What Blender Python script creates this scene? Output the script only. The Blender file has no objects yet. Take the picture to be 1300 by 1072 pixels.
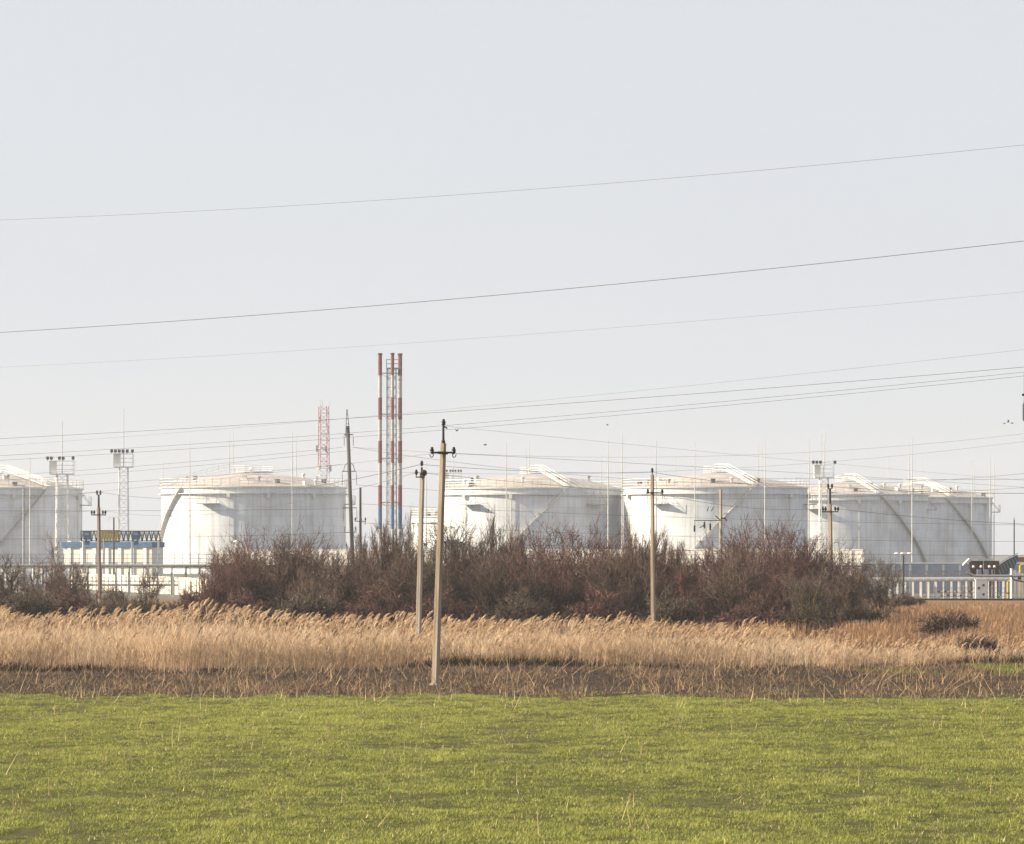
import bpy, math, random
import numpy as np
R = math.radians
scene = bpy.context.scene
COL = scene.collection
rnd = random.Random(7)
rng = np.random.default_rng(11)

# ---------------------------------------------------------------- camera model
F = 6000.0      # focal length in photo pixels (1300 wide): a long telephoto
HX, HY, CZ = 650.0, 704.0, 4.7
def P(x, y, d):
    return ((x - HX) * d / F, d, CZ - (y - HY) * d / F)
def GX(x, d):
    return (x - HX) * d / F
def ZY(y, d):
    return CZ - (y - HY) * d / F

cam = bpy.data.cameras.new('camera')
cam.sensor_width = 36.0
cam.lens = 36.0 * F / 1300.0
cam.shift_y = (HY - 536.0) / 1300.0
cam.clip_start = 1.0
cam.clip_end = 60000.0
camo = bpy.data.objects.new('camera', cam)
COL.objects.link(camo)
camo.location = (0, 0, CZ)
camo.rotation_euler = (R(90), 0, 0)
scene.camera = camo

# ---------------------------------------------------------------- light
SUN_EL, SUN_AZ = R(25), R(-90)      # azimuth from +Y, negative = left
world = bpy.data.worlds.new('World')
scene.world = world
world.use_nodes = True
nt = world.node_tree
bg = nt.nodes['Background']
sky = nt.nodes.new('ShaderNodeTexSky')
sky.sky_type = 'NISHITA'
sky.sun_disc = False
sky.sun_elevation = SUN_EL
sky.sun_rotation = SUN_AZ
sky.altitude = 0
sky.air_density = 1.0
sky.dust_density = 0.6
sky.ozone_density = 2.0
hs = nt.nodes.new('ShaderNodeHueSaturation')
hs.inputs['Saturation'].default_value = 0.35
nt.links.new(sky.outputs[0], hs.inputs['Color'])
# a thin, almost even veil of high cloud over the clear sky
veil = nt.nodes.new('ShaderNodeMix'); veil.data_type = 'RGBA'
tcw = nt.nodes.new('ShaderNodeTexCoord'); nzw = nt.nodes.new('ShaderNodeTexNoise')
mpw = nt.nodes.new('ShaderNodeMapping'); mpw.inputs['Scale'].default_value = (1, 1, 3)
nzw.inputs['Scale'].default_value = 9.0; nzw.inputs['Detail'].default_value = 4
mrw = nt.nodes.new('ShaderNodeMapRange'); mrw.inputs['From Min'].default_value = .3; mrw.inputs['From Max'].default_value = .7; mrw.inputs['To Min'].default_value = .74; mrw.inputs['To Max'].default_value = .93
nt.links.new(tcw.outputs['Generated'], mpw.inputs['Vector']); nt.links.new(mpw.outputs[0], nzw.inputs['Vector'])
nt.links.new(nzw.outputs['Fac'], mrw.inputs['Value']); nt.links.new(mrw.outputs[0], veil.inputs['Factor'])
nt.links.new(hs.outputs[0], veil.inputs['A'])
veil.inputs['B'].default_value = (3.98, 4.12, 4.42, 1)
nt.links.new(veil.outputs['Result'], bg.inputs['Color'])
bg.inputs['Strength'].default_value = 0.078

sd = bpy.data.lights.new('sun', 'SUN')
sd.energy = 5.0
sd.angle = R(0.6)
sd.color = (1.0, 0.85, 0.61)
so = bpy.data.objects.new('sun', sd)
COL.objects.link(so)
from mathutils import Vector
to_sun = Vector((math.sin(SUN_AZ) * math.cos(SUN_EL), math.cos(SUN_AZ) * math.cos(SUN_EL), math.sin(SUN_EL)))
so.rotation_euler = to_sun.to_track_quat('Z', 'Y').to_euler()
so.location = (-200, 50, 120)

scene.view_settings.view_transform = 'Standard'
scene.view_settings.look = 'None'
scene.view_settings.exposure = 1.2
scene.view_settings.gamma = 1.0

# ---------------------------------------------------------------- materials
def mat(name, col, rough=0.7, metal=0.0, var=0.0, vscale=1.0, col2=None, streak=False, bump=0.0, bscale=20.0, tone=False, trans=0.0):
    m = bpy.data.materials.new(name)
    m.use_nodes = True
    t = m.node_tree
    b = t.nodes['Principled BSDF']
    b.inputs['Roughness'].default_value = rough
    b.inputs['Metallic'].default_value = metal
    b.inputs['Specular IOR Level'].default_value = 0.25
    c1 = (*col, 1)
    if col2 is None:
        k = 1 - var
        col2 = tuple(c * k for c in col)
    c2 = (*col2, 1)
    if tone:
        at = t.nodes.new('ShaderNodeAttribute')
        at.attribute_name = 'tone'
        mx = t.nodes.new('ShaderNodeMix'); mx.data_type = 'RGBA'
        t.links.new(at.outputs['Fac'], mx.inputs['Factor'])
        mx.inputs['A'].default_value = c2; mx.inputs['B'].default_value = c1
        t.links.new(mx.outputs['Result'], b.inputs['Base Color'])
        if trans > 0:
            tr = t.nodes.new('ShaderNodeBsdfTranslucent')
            t.links.new(mx.outputs['Result'], tr.inputs['Color'])
            ms = t.nodes.new('ShaderNodeMixShader')
            ms.inputs[0].default_value = trans
            out = t.nodes['Material Output']
            t.links.new(b.outputs[0], ms.inputs[1]); t.links.new(tr.outputs[0], ms.inputs[2])
            t.links.new(ms.outputs[0], out.inputs['Surface'])
        return m
    tc = t.nodes.new('ShaderNodeTexCoord')
    mp = t.nodes.new('ShaderNodeMapping')
    t.links.new(tc.outputs['Object'], mp.inputs['Vector'])
    if streak:
        mp.inputs['Scale'].default_value = (1, 1, 0.06)
    nz = t.nodes.new('ShaderNodeTexNoise')
    nz.inputs['Scale'].default_value = vscale
    nz.inputs['Detail'].default_value = 6
    nz.inputs['Roughness'].default_value = 0.65
    t.links.new(mp.outputs[0], nz.inputs['Vector'])
    rp = t.nodes.new('ShaderNodeValToRGB')
    rp.color_ramp.elements[0].position = 0.35; rp.color_ramp.elements[0].color = c2
    rp.color_ramp.elements[1].position = 0.62; rp.color_ramp.elements[1].color = c1
    t.links.new(nz.outputs['Fac'], rp.inputs['Fac'])
    t.links.new(rp.outputs['Color'], b.inputs['Base Color'])
    if bump > 0:
        n2 = t.nodes.new('ShaderNodeTexNoise'); n2.inputs['Scale'].default_value = bscale; n2.inputs['Detail'].default_value = 4
        t.links.new(tc.outputs['Object'], n2.inputs['Vector'])
        bp = t.nodes.new('ShaderNodeBump'); bp.inputs['Strength'].default_value = bump; bp.inputs['Distance'].default_value = 0.02
        t.links.new(n2.outputs['Fac'], bp.inputs['Height'])
        t.links.new(bp.outputs[0], b.inputs['Normal'])
    return m

def tank_mat():
    """white paint with plate courses, weld seams and faint vertical dirt streaks"""
    m = bpy.data.materials.new('tank_paint')
    m.use_nodes = True
    t = m.node_tree; N = t.nodes; L = t.links
    b = N['Principled BSDF']; b.inputs['Roughness'].default_value = 0.45
    b.inputs['Specular IOR Level'].default_value = 0.3
    uv = N.new('ShaderNodeUVMap'); uv.uv_map = 'UVMap'       # u = metres round the shell, v = metres up
    oi = N.new('ShaderNodeObjectInfo')
    br = N.new('ShaderNodeTexBrick')
    br.inputs['Scale'].default_value = 1.0
    br.inputs['Brick Width'].default_value = 8.0
    br.inputs['Row Height'].default_value = 2.33
    br.inputs['Mortar Size'].default_value = 0.09
    br.inputs['Mortar Smooth'].default_value = 0.6
    br.inputs['Color1'].default_value = (0.58, 0.62, 0.69, 1)
    br.inputs['Color2'].default_value = (0.64, 0.68, 0.745, 1)
    br.inputs['Mortar'].default_value = (0.51, 0.545, 0.60, 1)
    L.new(uv.outputs[0], br.inputs['Vector'])
    ad = N.new('ShaderNodeVectorMath'); ad.operation = 'ADD'
    cx = N.new('ShaderNodeCombineXYZ')
    ml = N.new('ShaderNodeMath'); ml.operation = 'MULTIPLY'; ml.inputs[1].default_value = 300
    L.new(oi.outputs['Random'], ml.inputs[0]); L.new(ml.outputs[0], cx.inputs[0])
    L.new(uv.outputs[0], ad.inputs[0]); L.new(cx.outputs[0], ad.inputs[1])
    mp = N.new('ShaderNodeMapping'); mp.inputs['Scale'].default_value = (1.0, 0.05, 1)
    L.new(ad.outputs[0], mp.inputs['Vector'])
    nz = N.new('ShaderNodeTexNoise'); nz.inputs['Scale'].default_value = 1.1; nz.inputs['Detail'].default_value = 7; nz.inputs['Roughness'].default_value = 0.7
    L.new(mp.outputs[0], nz.inputs['Vector'])
    rp = N.new('ShaderNodeValToRGB')
    rp.color_ramp.elements[0].position = 0.28; rp.color_ramp.elements[0].color = (0.72, 0.67, 0.62, 1)
    rp.color_ramp.elements[1].position = 0.55; rp.color_ramp.elements[1].color = (1, 1, 1, 1)
    L.new(nz.outputs['Fac'], rp.inputs['Fac'])
    n2 = N.new('ShaderNodeTexNoise'); n2.inputs['Scale'].default_value = 0.16; n2.inputs['Detail'].default_value = 5
    L.new(ad.outputs[0], n2.inputs['Vector'])
    r2 = N.new('ShaderNodeValToRGB')
    r2.color_ramp.elements[0].position = 0.35; r2.color_ramp.elements[0].color = (0.80, 0.78, 0.77, 1)
    r2.color_ramp.elements[1].position = 0.6; r2.color_ramp.elements[1].color = (1, 1, 1, 1)
    L.new(n2.outputs['Fac'], r2.inputs['Fac'])
    m1 = N.new('ShaderNodeMix'); m1.data_type = 'RGBA'; m1.blend_type = 'MULTIPLY'; m1.inputs['Factor'].default_value = 1
    m2 = N.new('ShaderNodeMix'); m2.data_type = 'RGBA'; m2.blend_type = 'MULTIPLY'; m2.inputs['Factor'].default_value = 1
    L.new(br.outputs['Color'], m1.inputs['A']); L.new(rp.outputs['Color'], m1.inputs['B'])
    L.new(m1.outputs['Result'], m2.inputs['A']); L.new(r2.outputs['Color'], m2.inputs['B'])
    L.new(m2.outputs['Result'], b.inputs['Base Color'])
    return m

M = {}
M['tank'] = tank_mat()
M['roof'] = mat('roof_paint', (0.47, 0.43, 0.41), 0.7, vscale=0.35, col2=(0.30, 0.26, 0.25))
M['white'] = mat('white_paint', (0.78, 0.77, 0.74), 0.5, var=0.15, vscale=2)
M['offwhite'] = mat('dull_white_paint', (0.62, 0.61, 0.58), 0.6, var=0.25, vscale=1.5)
M['flue'] = mat('flue_paint', (0.42, 0.40, 0.39), 0.6, var=0.25, vscale=1.2)
M['steel'] = mat('grey_steel', (0.34, 0.34, 0.35), 0.5, 0.3, var=0.3, vscale=3)
M['dark'] = mat('dark_steel', (0.05, 0.045, 0.045), 0.55, 0.2, var=0.4, vscale=6)
M['insul'] = mat('dark_glazed_insulator', (0.025, 0.02, 0.022), 0.25, var=0.2, vscale=10)
M['wire'] = mat('weathered_wire', (0.10, 0.10, 0.105), 0.6, 0.2, var=0.2, vscale=1)
M['conc'] = mat('weathered_concrete', (0.36, 0.29, 0.225), 0.9, vscale=5.0, col2=(0.17, 0.135, 0.11), bump=0.5, bscale=25, streak=True)
M['conc2'] = mat('pale_concrete', (0.40, 0.355, 0.30), 0.9, vscale=5.0, col2=(0.21, 0.185, 0.16), bump=0.5, bscale=25, streak=True)
M['conc3'] = mat('brown_concrete', (0.24, 0.19, 0.18), 0.9, vscale=2.5, col2=(0.16, 0.125, 0.12), streak=True)
M['dconc'] = mat('dark_concrete', (0.10, 0.09, 0.085), 0.9, vscale=2.5, col2=(0.055, 0.05, 0.048), streak=True)
M['wall'] = mat('whitewashed_wall', (0.72, 0.69, 0.63), 0.85, vscale=0.3, col2=(0.60, 0.57, 0.53))
M['gwall'] = mat('grey_panel_wall', (0.30, 0.34, 0.42), 0.8, vscale=0.4, col2=(0.23, 0.27, 0.34))
M['blue'] = mat('blue_paint', (0.05, 0.125, 0.26), 0.5, vscale=0.8, col2=(0.035, 0.08, 0.17))
M['dblue'] = mat('faded_blue_paint', (0.05, 0.12, 0.24), 0.5, vscale=0.8, col2=(0.03, 0.075, 0.16))
M['red'] = mat('faded_red_paint', (0.19, 0.048, 0.038), 0.6, vscale=0.8, col2=(0.12, 0.04, 0.032))
M['pink'] = mat('faded_pink_paint', (0.42, 0.17, 0.18), 0.6, var=0.2, vscale=1)
M['maroon'] = mat('maroon_paint', (0.075, 0.025, 0.03), 0.5, var=0.4, vscale=1.5)
M['rust'] = mat('rusty_steel', (0.20, 0.085, 0.045), 0.8, vscale=2, col2=(0.10, 0.05, 0.035))
M['yellow'] = mat('yellow_paint', (0.62, 0.44, 0.07), 0.5, var=0.3, vscale=2)
M['twig_a'] = mat('brown_twigs', (0.30, 0.20, 0.16), 0.85, tone=True, col2=(0.036, 0.024, 0.022))
M['twig_b'] = mat('reddish_twigs', (0.29, 0.155, 0.135), 0.85, tone=True, col2=(0.038, 0.020, 0.020))
M['twig_c'] = mat('grey_brown_twigs', (0.27, 0.205, 0.155), 0.85, tone=True, col2=(0.032, 0.025, 0.021))
M['bark'] = mat('dark_bark', (0.17, 0.13, 0.105), 0.9, var=0.5, vscale=6)
M['lichen'] = mat('yellowish_bark', (0.40, 0.29, 0.13), 0.9, var=0.4, vscale=3)
M['reed'] = mat('dry_reed', (0.76, 0.60, 0.43), 0.75, tone=True, col2=(0.36, 0.235, 0.14), trans=0.45)
M['drygrass'] = mat('dry_grass', (0.42, 0.26, 0.15), 0.8, tone=True, col2=(0.20, 0.115, 0.07), trans=0.2)
M['weed'] = mat('dead_weeds', (0.40, 0.27, 0.165), 0.85, tone=True, col2=(0.06, 0.042, 0.036), trans=0.1)
M['grass'] = mat('green_grass', (0.44, 0.45, 0.125), 0.7, tone=True, col2=(0.14, 0.16, 0.040), trans=0.3)
M['sedge'] = mat('shade_dark_sedge', (0.10, 0.068, 0.048), 0.9, tone=True, col2=(0.014, 0.011, 0.010))  # dead sedge; near-black tone also stands in for shade under the reeds
M['straw'] = mat('straw', (0.58, 0.46, 0.27), 0.7, tone=True, col2=(0.36, 0.27, 0.15), trans=0.1)

# ---------------------------------------------------------------- mesh helpers
class MB:
    def __init__(s):
        s.v = []; s.f = []
    def box(s, c, size, rz=0.0):
        cx, cy, cz = c; a, b, h = size[0] / 2, size[1] / 2, size[2] / 2
        co, si = math.cos(rz), math.sin(rz)
        n = len(s.v)
        for dz in (-h, h):
            for dx, dy in ((-a, -b), (a, -b), (a, b), (-a, b)):
                s.v.append((cx + dx * co - dy * si, cy + dx * si + dy * co, cz + dz))
        s.f += [(n, n+3, n+2, n+1), (n+4, n+5, n+6, n+7), (n, n+1, n+5, n+4), (n+1, n+2, n+6, n+5), (n+2, n+3, n+7, n+6), (n+3, n, n+4, n+7)]
        return s
    def tube(s, p, q, r0, r1=None, n=6, caps=True):
        if r1 is None: r1 = r0
        p, q = Vector(p), Vector(q)
        d = (q - p)
        if d.length < 1e-6: return s
        d.normalize()
        up = Vector((0, 0, 1)) if abs(d.z) < 0.95 else Vector((1, 0, 0))
        u = d.cross(up).normalized(); w = d.cross(u)
        k = len(s.v)
        for c, r in ((p, r0), (q, r1)):
            for i in range(n):
                a = 2 * math.pi * (i + .5) / n
                s.v.append(tuple(c + u * (math.cos(a) * r) + w * (math.sin(a) * r)))
        for i in range(n):
            j = (i + 1) % n
            s.f.append((k + i, k + j, k + n + j, k + n + i))
        if caps:
            s.f.append(tuple(k + i for i in reversed(range(n))))
            s.f.append(tuple(k + n + i for i in range(n)))
        return s
    def line(s, pts, r, n=4):
        for a, b in zip(pts[:-1], pts[1:]): s.tube(a, b, r, r, n)
        return s
    def lathe(s, c, prof, n=12):
        """prof: list of (radius, z)"""
        k = len(s.v); m = len(prof)
        for r, z in prof:
            for i in range(n):
                a = 2 * math.pi * i / n
                s.v.append((c[0] + r * math.cos(a), c[1] + r * math.sin(a), c[2] + z))
        for j in range(m - 1):
            for i in range(n):
                i2 = (i + 1) % n
                s.f.append((k + j*n + i, k + j*n + i2, k + (j+1)*n + i2, k + (j+1)*n + i))
        s.f.append(tuple(k + i for i in reversed(range(n))))
        s.f.append(tuple(k + (m-1)*n + i for i in range(n)))
        return s
    def slab(s, pts, t):
        """prism: polygon pts (3D) pushed along vector t"""
        n = len(pts); k = len(s.v)
        for p in pts: s.v.append(tuple(p))
        for p in pts: s.v.append((p[0]+t[0], p[1]+t[1], p[2]+t[2]))
        s.f.append(tuple(k+i for i in reversed(range(n)))); s.f.append(tuple(k+n+i for i in range(n)))
        for i in range(n):
            j = (i+1) % n
            s.f.append((k+i, k+j, k+n+j, k+n+i))
        return s

def obj(name, mb, m, parent=None, loc=None, smooth=False):
    if isinstance(mb, MB):
        me = bpy.data.meshes.new(name)
        me.from_pydata(mb.v, [], mb.f)
        me.update()
    else:
        me = mb
    if m is not None and not me.materials: me.materials.append(m)
    if smooth:
        for p in me.polygons: p.use_smooth = True
    o = bpy.data.objects.new(name, me)
    COL.objects.link(o)
    if parent: o.parent = parent
    if loc: o.location = loc
    return o
def thing(name, label, cat, loc=(0, 0, 0), rz=0, group=None):
    o = bpy.data.objects.new(name, None)
    o.empty_display_size = 0.5
    COL.objects.link(o)
    o.location = loc; o.rotation_euler = (0, 0, rz)
    o['label'] = label; o['category'] = cat
    if group: o['group'] = group
    return o
def tag(o, label=None, cat=None, group=None, kind=None):
    if label: o['label'] = label
    if cat: o['category'] = cat
    if group: o['group'] = group
    if kind: o['kind'] = kind
    return o
def npmesh(name, verts, faces, k, tone=None):
    """verts (n,3), faces (m,k)"""
    me = bpy.data.meshes.new(name)
    nv, nf = len(verts), len(faces)
    me.vertices.add(nv); me.vertices.foreach_set('co', np.ascontiguousarray(verts, dtype=np.float32).ravel())
    me.loops.add(nf * k); me.loops.foreach_set('vertex_index', np.ascontiguousarray(faces, dtype=np.int32).ravel())
    me.polygons.add(nf)
    me.polygons.foreach_set('loop_start', np.arange(0, nf * k, k, dtype=np.int32))
    me.polygons.foreach_set('loop_total', np.full(nf, k, dtype=np.int32))
    if tone is not None:
        a = me.attributes.new('tone', 'FLOAT', 'POINT')
        a.data.foreach_set('value', np.ascontiguousarray(tone, dtype=np.float32))
    me.update(calc_edges=True)
    return me

# cheap smooth 2-D noise for numpy arrays
_tab = rng.random((256, 256))
def vnoise(x, y):
    xi = np.floor(x).astype(int); yi = np.floor(y).astype(int)
    fx = x - xi; fy = y - yi
    fx = fx * fx * (3 - 2 * fx); fy = fy * fy * (3 - 2 * fy)
    a = _tab[xi & 255, yi & 255]; b = _tab[(xi+1) & 255, yi & 255]
    c = _tab[xi & 255, (yi+1) & 255]; d = _tab[(xi+1) & 255, (yi+1) & 255]
    return (a*(1-fx)+b*fx)*(1-fy) + (c*(1-fx)+d*fx)*fy
def fbm(x, y, o=3):
    s = 0; a = 0.5; t = 0
    for i in range(o):
        s = s + a * vnoise(x * 2**i + 17*i, y * 2**i + 31*i); t += a; a *= .5
    return s / t

# ---------------------------------------------------------------- ground
def gheight(x, y):
    near = np.clip((620 - y) / 100, 0, 1)
    h = 0.10 * (fbm(x * .45, y * .35) - .5) + 0.13 * (fbm(x * 2.1 + 9, y * 1.2 + 5, 2) - .5)
    h = h + 0.25 * (fbm(x * .05 + 3, y * .03 + 8, 2) - .5) * np.clip((y - 90) / 60, 0, 1)
    ditch = -0.45 * np.exp(-((y - front(x) + 1.2) / 1.6) ** 2)
    return (h + ditch) * near
def front(x):
    """distance at which the reed belt begins"""
    px = HX + x * F / 195
    base = np.interp(px, [-200, 0, 330, 520, 700, 1000, 1140, 1300, 1500], [193, 193, 194, 197, 200, 199, 203, 208, 210])
    return base + 2.4 * (fbm(x * .35 + 40, x * 0 + 3, 2) - .5) * 2
ys = np.concatenate([[-3000, -400, -60, 0, 40, 60], np.arange(70, 215, .25), np.arange(215, 330, 1.0), np.arange(330, 640, 8), [700, 850, 1100, 1500, 2200, 3500, 6000, 10000, 20000, 45000]])
xs = np.concatenate([[-45000, -15000, -5000, -1500, -500, -200, -110, -70, -50, -38], np.arange(-30, 30.1, .35), [38, 50, 70, 110, 200, 500, 1500, 5000, 15000, 45000]])
XX, YY = np.meshgrid(xs, ys)
ZZ = gheight(XX, YY)
ZZ[(np.abs(XX) > 45)] *= 0.3
V = np.stack([XX, YY, ZZ], -1).reshape(-1, 3)
nx, ny = len(xs), len(ys)
idx = np.arange(nx * ny).reshape(ny, nx)
Fq = np.stack([idx[:-1, :-1], idx[:-1, 1:], idx[1:, 1:], idx[1:, :-1]], -1).reshape(-1, 4)
gm = npmesh('ground', V, Fq, 4)
gm.polygons.foreach_set('use_smooth', np.ones(len(Fq), dtype=bool))
def ground_mat():
    m = bpy.data.materials.new('ground'); m.use_nodes = True
    t = m.node_tree; N = t.nodes; L = t.links
    b = N['Principled BSDF']; b.inputs['Roughness'].default_value = 0.95; b.inputs['Specular IOR Level'].default_value = 0.1
    g = N.new('ShaderNodeNewGeometry')
    sx = N.new('ShaderNodeSeparateXYZ'); L.new(g.outputs['Position'], sx.inputs[0])
    nz = N.new('ShaderNodeTexNoise'); nz.inputs['Scale'].default_value = 0.5; nz.inputs['Detail'].default_value = 6
    L.new(g.outputs['Position'], nz.inputs['Vector'])
    ma = N.new('ShaderNodeMath'); ma.operation = 'MULTIPLY_ADD'; ma.inputs[1].default_value = 9.0
    L.new(nz.outputs['Fac'], ma.inputs[0]); L.new(sx.outputs['Y'], ma.inputs[2])
    mr = N.new('ShaderNodeMapRange'); mr.inputs['From Min'].default_value = 4.5; mr.inputs['From Max'].default_value = 804.5
    L.new(ma.outputs[0], mr.inputs['Value'])
    rp = N.new('ShaderNodeValToRGB'); cr = rp.color_ramp
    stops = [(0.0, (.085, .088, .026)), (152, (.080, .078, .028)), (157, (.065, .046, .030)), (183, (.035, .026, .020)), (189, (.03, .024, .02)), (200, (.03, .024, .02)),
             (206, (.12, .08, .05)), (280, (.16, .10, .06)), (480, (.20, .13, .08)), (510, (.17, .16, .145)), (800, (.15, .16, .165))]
    cr.elements[0].position = 0; cr.elements[0].color = (*stops[0][1], 1)
    cr.elements[1].position = 1; cr.elements[1].color = (*stops[-1][1], 1)
    for p, c in stops[1:-1]:
        e = cr.elements.new(p / 800); e.color = (*c, 1)
    L.new(mr.outputs[0], rp.inputs['Fac'])
    n2 = N.new('ShaderNodeTexNoise'); n2.inputs['Scale'].default_value = 4; n2.inputs['Detail'].default_value = 6
    L.new(g.outputs['Position'], n2.inputs['Vector'])
    r2 = N.new('ShaderNodeValToRGB'); r2.color_ramp.elements[0].position = .3; r2.color_ramp.elements[0].color = (.45, .42, .4, 1)
    r2.color_ramp.elements[1].position = .7; r2.color_ramp.elements[1].color = (1.25, 1.25, 1.2, 1)
    L.new(n2.outputs['Fac'], r2.inputs['Fac'])
    mx = N.new('ShaderNodeMix'); mx.data_type = 'RGBA'; mx.blend_type = 'MULTIPLY'; mx.inputs['Factor'].default_value = 1
    L.new(rp.outputs['Color'], mx.inputs['A']); L.new(r2.outputs['Color'], mx.inputs['B'])
    L.new(mx.outputs['Result'], b.inputs['Base Color'])
    return m
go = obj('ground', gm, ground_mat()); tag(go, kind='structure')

# ---------------------------------------------------------------- blades, stalks, reeds (stuff)
def scatter(n, y0, y1, x0=-60, x1=1360, yfun=None):
    """uniform over the ground wedge that the photo sees"""
    u = rng.random(n)
    y = np.sqrt(y0*y0 + u * (y1*y1 - y0*y0))
    px = x0 + rng.random(n) * (x1 - x0)
    return (px - HX) * y / F, y
def ribbons(base, dirx, diry, h, lean, curve, w, nseg, tone):
    """bent tapering ribbons. base (n,3). returns verts, quads(k=4), tone"""
    n = len(base)
    t = np.linspace(0, 1, nseg + 1)[None, :]
    px = base[:, 0:1] + dirx[:, None] * (lean[:, None] * t + curve[:, None] * t * t) * h[:, None]
    py = base[:, 1:2] + diry[:, None] * (lean[:, None] * t + curve[:, None] * t * t) * h[:, None]
    pz = base[:, 2:3] + h[:, None] * (t - 0.35 * np.abs(curve[:, None]) * t * t)
    a = rng.random(n) * math.pi
    a = np.where(rng.random(n) < .7, rng.normal(0, .5, n), a)       # any facing, many broadside
    ww = w[:, None] * (1 - 0.85 * t) * .5
    ox = np.cos(a)[:, None] * ww; oy = np.sin(a)[:, None] * ww
    A = np.stack([px - ox, py - oy, pz], -1); B = np.stack([px + ox, py + oy, pz], -1)
    V = np.stack([A, B], 2).reshape(n, -1, 3)
    m = 2 * (nseg + 1)
    off = (np.arange(n) * m)[:, None, None]
    k = np.arange(nseg)[None, :, None] * 2
    q = np.array([0, 1, 3, 2])[None, None, :]
    Fc = (off + k + q).reshape(-1, 4)
    return V.reshape(-1, 3), Fc, np.repeat(tone, m)
def merge(parts):
    vs, fs, ts = [], [], []; o = 0
    for v, f, t in parts:
        vs.append(v); fs.append(f + o); ts.append(t); o += len(v)
    return np.concatenate(vs), np.concatenate(fs), np.concatenate(ts)

# green field: tufts of short grass, thinner on the clods
def field_grass():
    n = 250000
    x, y = scatter(n, 74, 160)
    cl = .45 * fbm(x * 2.2 + 5, y * .8, 3) + .35 * fbm(x * .6 + 90, y * .5, 2) + .20 * fbm(x * .30 + 50, y * .10, 2)
    keep = rng.random(n) < np.clip((cl - .30) * 6, .22, 1)
    edge = 155 + 5.0 * (fbm(x * .5 + 77, y * .2) - .5) * 2
    keep &= (y < edge) | (rng.random(n) < .12)
    x, y, cl = x[keep], y[keep], cl[keep]
    nb = 5
    X = np.repeat(x, nb) + rng.normal(0, .035, len(x) * nb)
    Y = np.repeat(y, nb) + rng.normal(0, .035, len(x) * nb)
    c = np.repeat(cl, nb)
    n = len(X)
    z = gheight(X, Y) - .01
    h = (0.02 + 0.055 * rng.random(n)) * (0.1 + c * 1.8)
    a = rng.random(n) * 2 * math.pi
    tone = np.clip(rng.normal(.45, .25, n) + (c - .5) * 1.6 + .35 * (fbm(X * .12, Y * .05 + 9, 2) - .5), 0, 1)
    return ribbons(np.stack([X, Y, z], -1), np.cos(a) + .3, np.sin(a), h, rng.random(n) * .5, rng.random(n) * .5, .014 + .010 * rng.random(n), 1, tone)
def verge_grass():
    n = 26000
    x, y = scatter(n, 186, 207, 1040, 1360)
    c = fbm(x * .45 + 21, y * .22 + 7, 3); px = HX + x * F / y
    keep = (y < front(x) + .5) & (rng.random(n) < np.clip((c - .52 + (px - 1200) / 1800) * 4, 0, .7))
    x, y = x[keep], y[keep]; n = len(x); a = rng.random(n) * 6.28
    return ribbons(np.stack([x, y, gheight(x, y) - .01], -1), np.cos(a), np.sin(a), .06 + .13 * rng.random(n), rng.random(n) * .5, rng.random(n) * .5, .02 + .01 * rng.random(n), 1, np.clip(rng.normal(.4, .25, n), 0, 1))
v, f, t = merge([field_grass(), verge_grass()])
o = obj('field_grass', npmesh('field_grass', v, f, 4, t), M['grass'])
tag(o, 'short green grass of the field in the foreground', 'grass', kind='stuff')

# straw stalks standing and lying in the green field
def straws(n, y0, y1, hmin, hmax, w):
    x, y = scatter(n, y0, y1)
    # in loose groups
    k = rng.random(n) < .6
    x[k] = np.round(x[k] / 2.3) * 2.3 + rng.normal(0, .3, k.sum()); y[k] = np.round(y[k] / 9) * 9 + rng.normal(0, 2.5, k.sum())
    z = gheight(x, y)
    a = rng.random(n) * 2 * math.pi
    lie = rng.random(n) < .35
    h = hmin + (hmax - hmin) * rng.random(n) ** 1.6
    lean = np.where(lie, 2.5 + 3 * rng.random(n), rng.normal(.15, .38, n))
    h = np.where(lie, h * .22, h)
    return ribbons(np.stack([x, y, z], -1), np.where(lie, np.sign(np.cos(a)), np.cos(a)), np.sin(a) * .4, h, lean, rng.normal(0, .12, n), np.full(n, w) * (0.7 + .6 * rng.random(n)), 3, rng.random(n))
v, f, t = merge([straws(620, 76, 160, .1, .6, .017), straws(900, 146, 170, .12, .7, .02), straws(9000, 75, 165, .03, .11, .022)])
o = obj('straw_stalks', npmesh('straw_stalks', v, f, 4, t), M['straw'])
tag(o, 'pale straw stalks scattered over the green field', 'straw', kind='stuff')

# brown band of dead weeds between field and reeds
def weeds():
    n = 150000
    x, y = scatter(n, 153, 206)
    lo = 154.5 + 6.0 * (fbm(x * .5 + 77, y * .2) - .5) * 2
    c = fbm(x * .6, y * .25 + 50, 3)
    fr = front(x)
    keep = (y > lo) & (y < fr) & (rng.random(n) < np.clip((c - .22) * 3.2, .12, 1)) & ((y < fr - 3.0) | (rng.random(n) < .07))
    x, y, c = x[keep], y[keep], c[keep]; n = len(x)
    z = gheight(x, y) - .02
    tall = rng.random(n) < .03
    h = (0.04 + 0.15 * rng.random(n)) * (0.2 + 1.5 * c)
    h = np.where(tall, .25 + .75 * rng.random(n) ** 1.6, h)
    a = rng.random(n) * 2 * math.pi
    tone = np.clip(rng.normal(.20, .2, n) + (c - .5) * 1.1, 0, 1); tone = np.where(tall, .7 + .3 * rng.random(n), tone)
    v1 = ribbons(np.stack([x, y, z], -1), np.cos(a), np.sin(a), h, rng.normal(0, .8, n), rng.random(n) * .9, .016 + .018 * rng.random(n), 2, tone)
    return v1
v, f, t = weeds()
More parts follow.
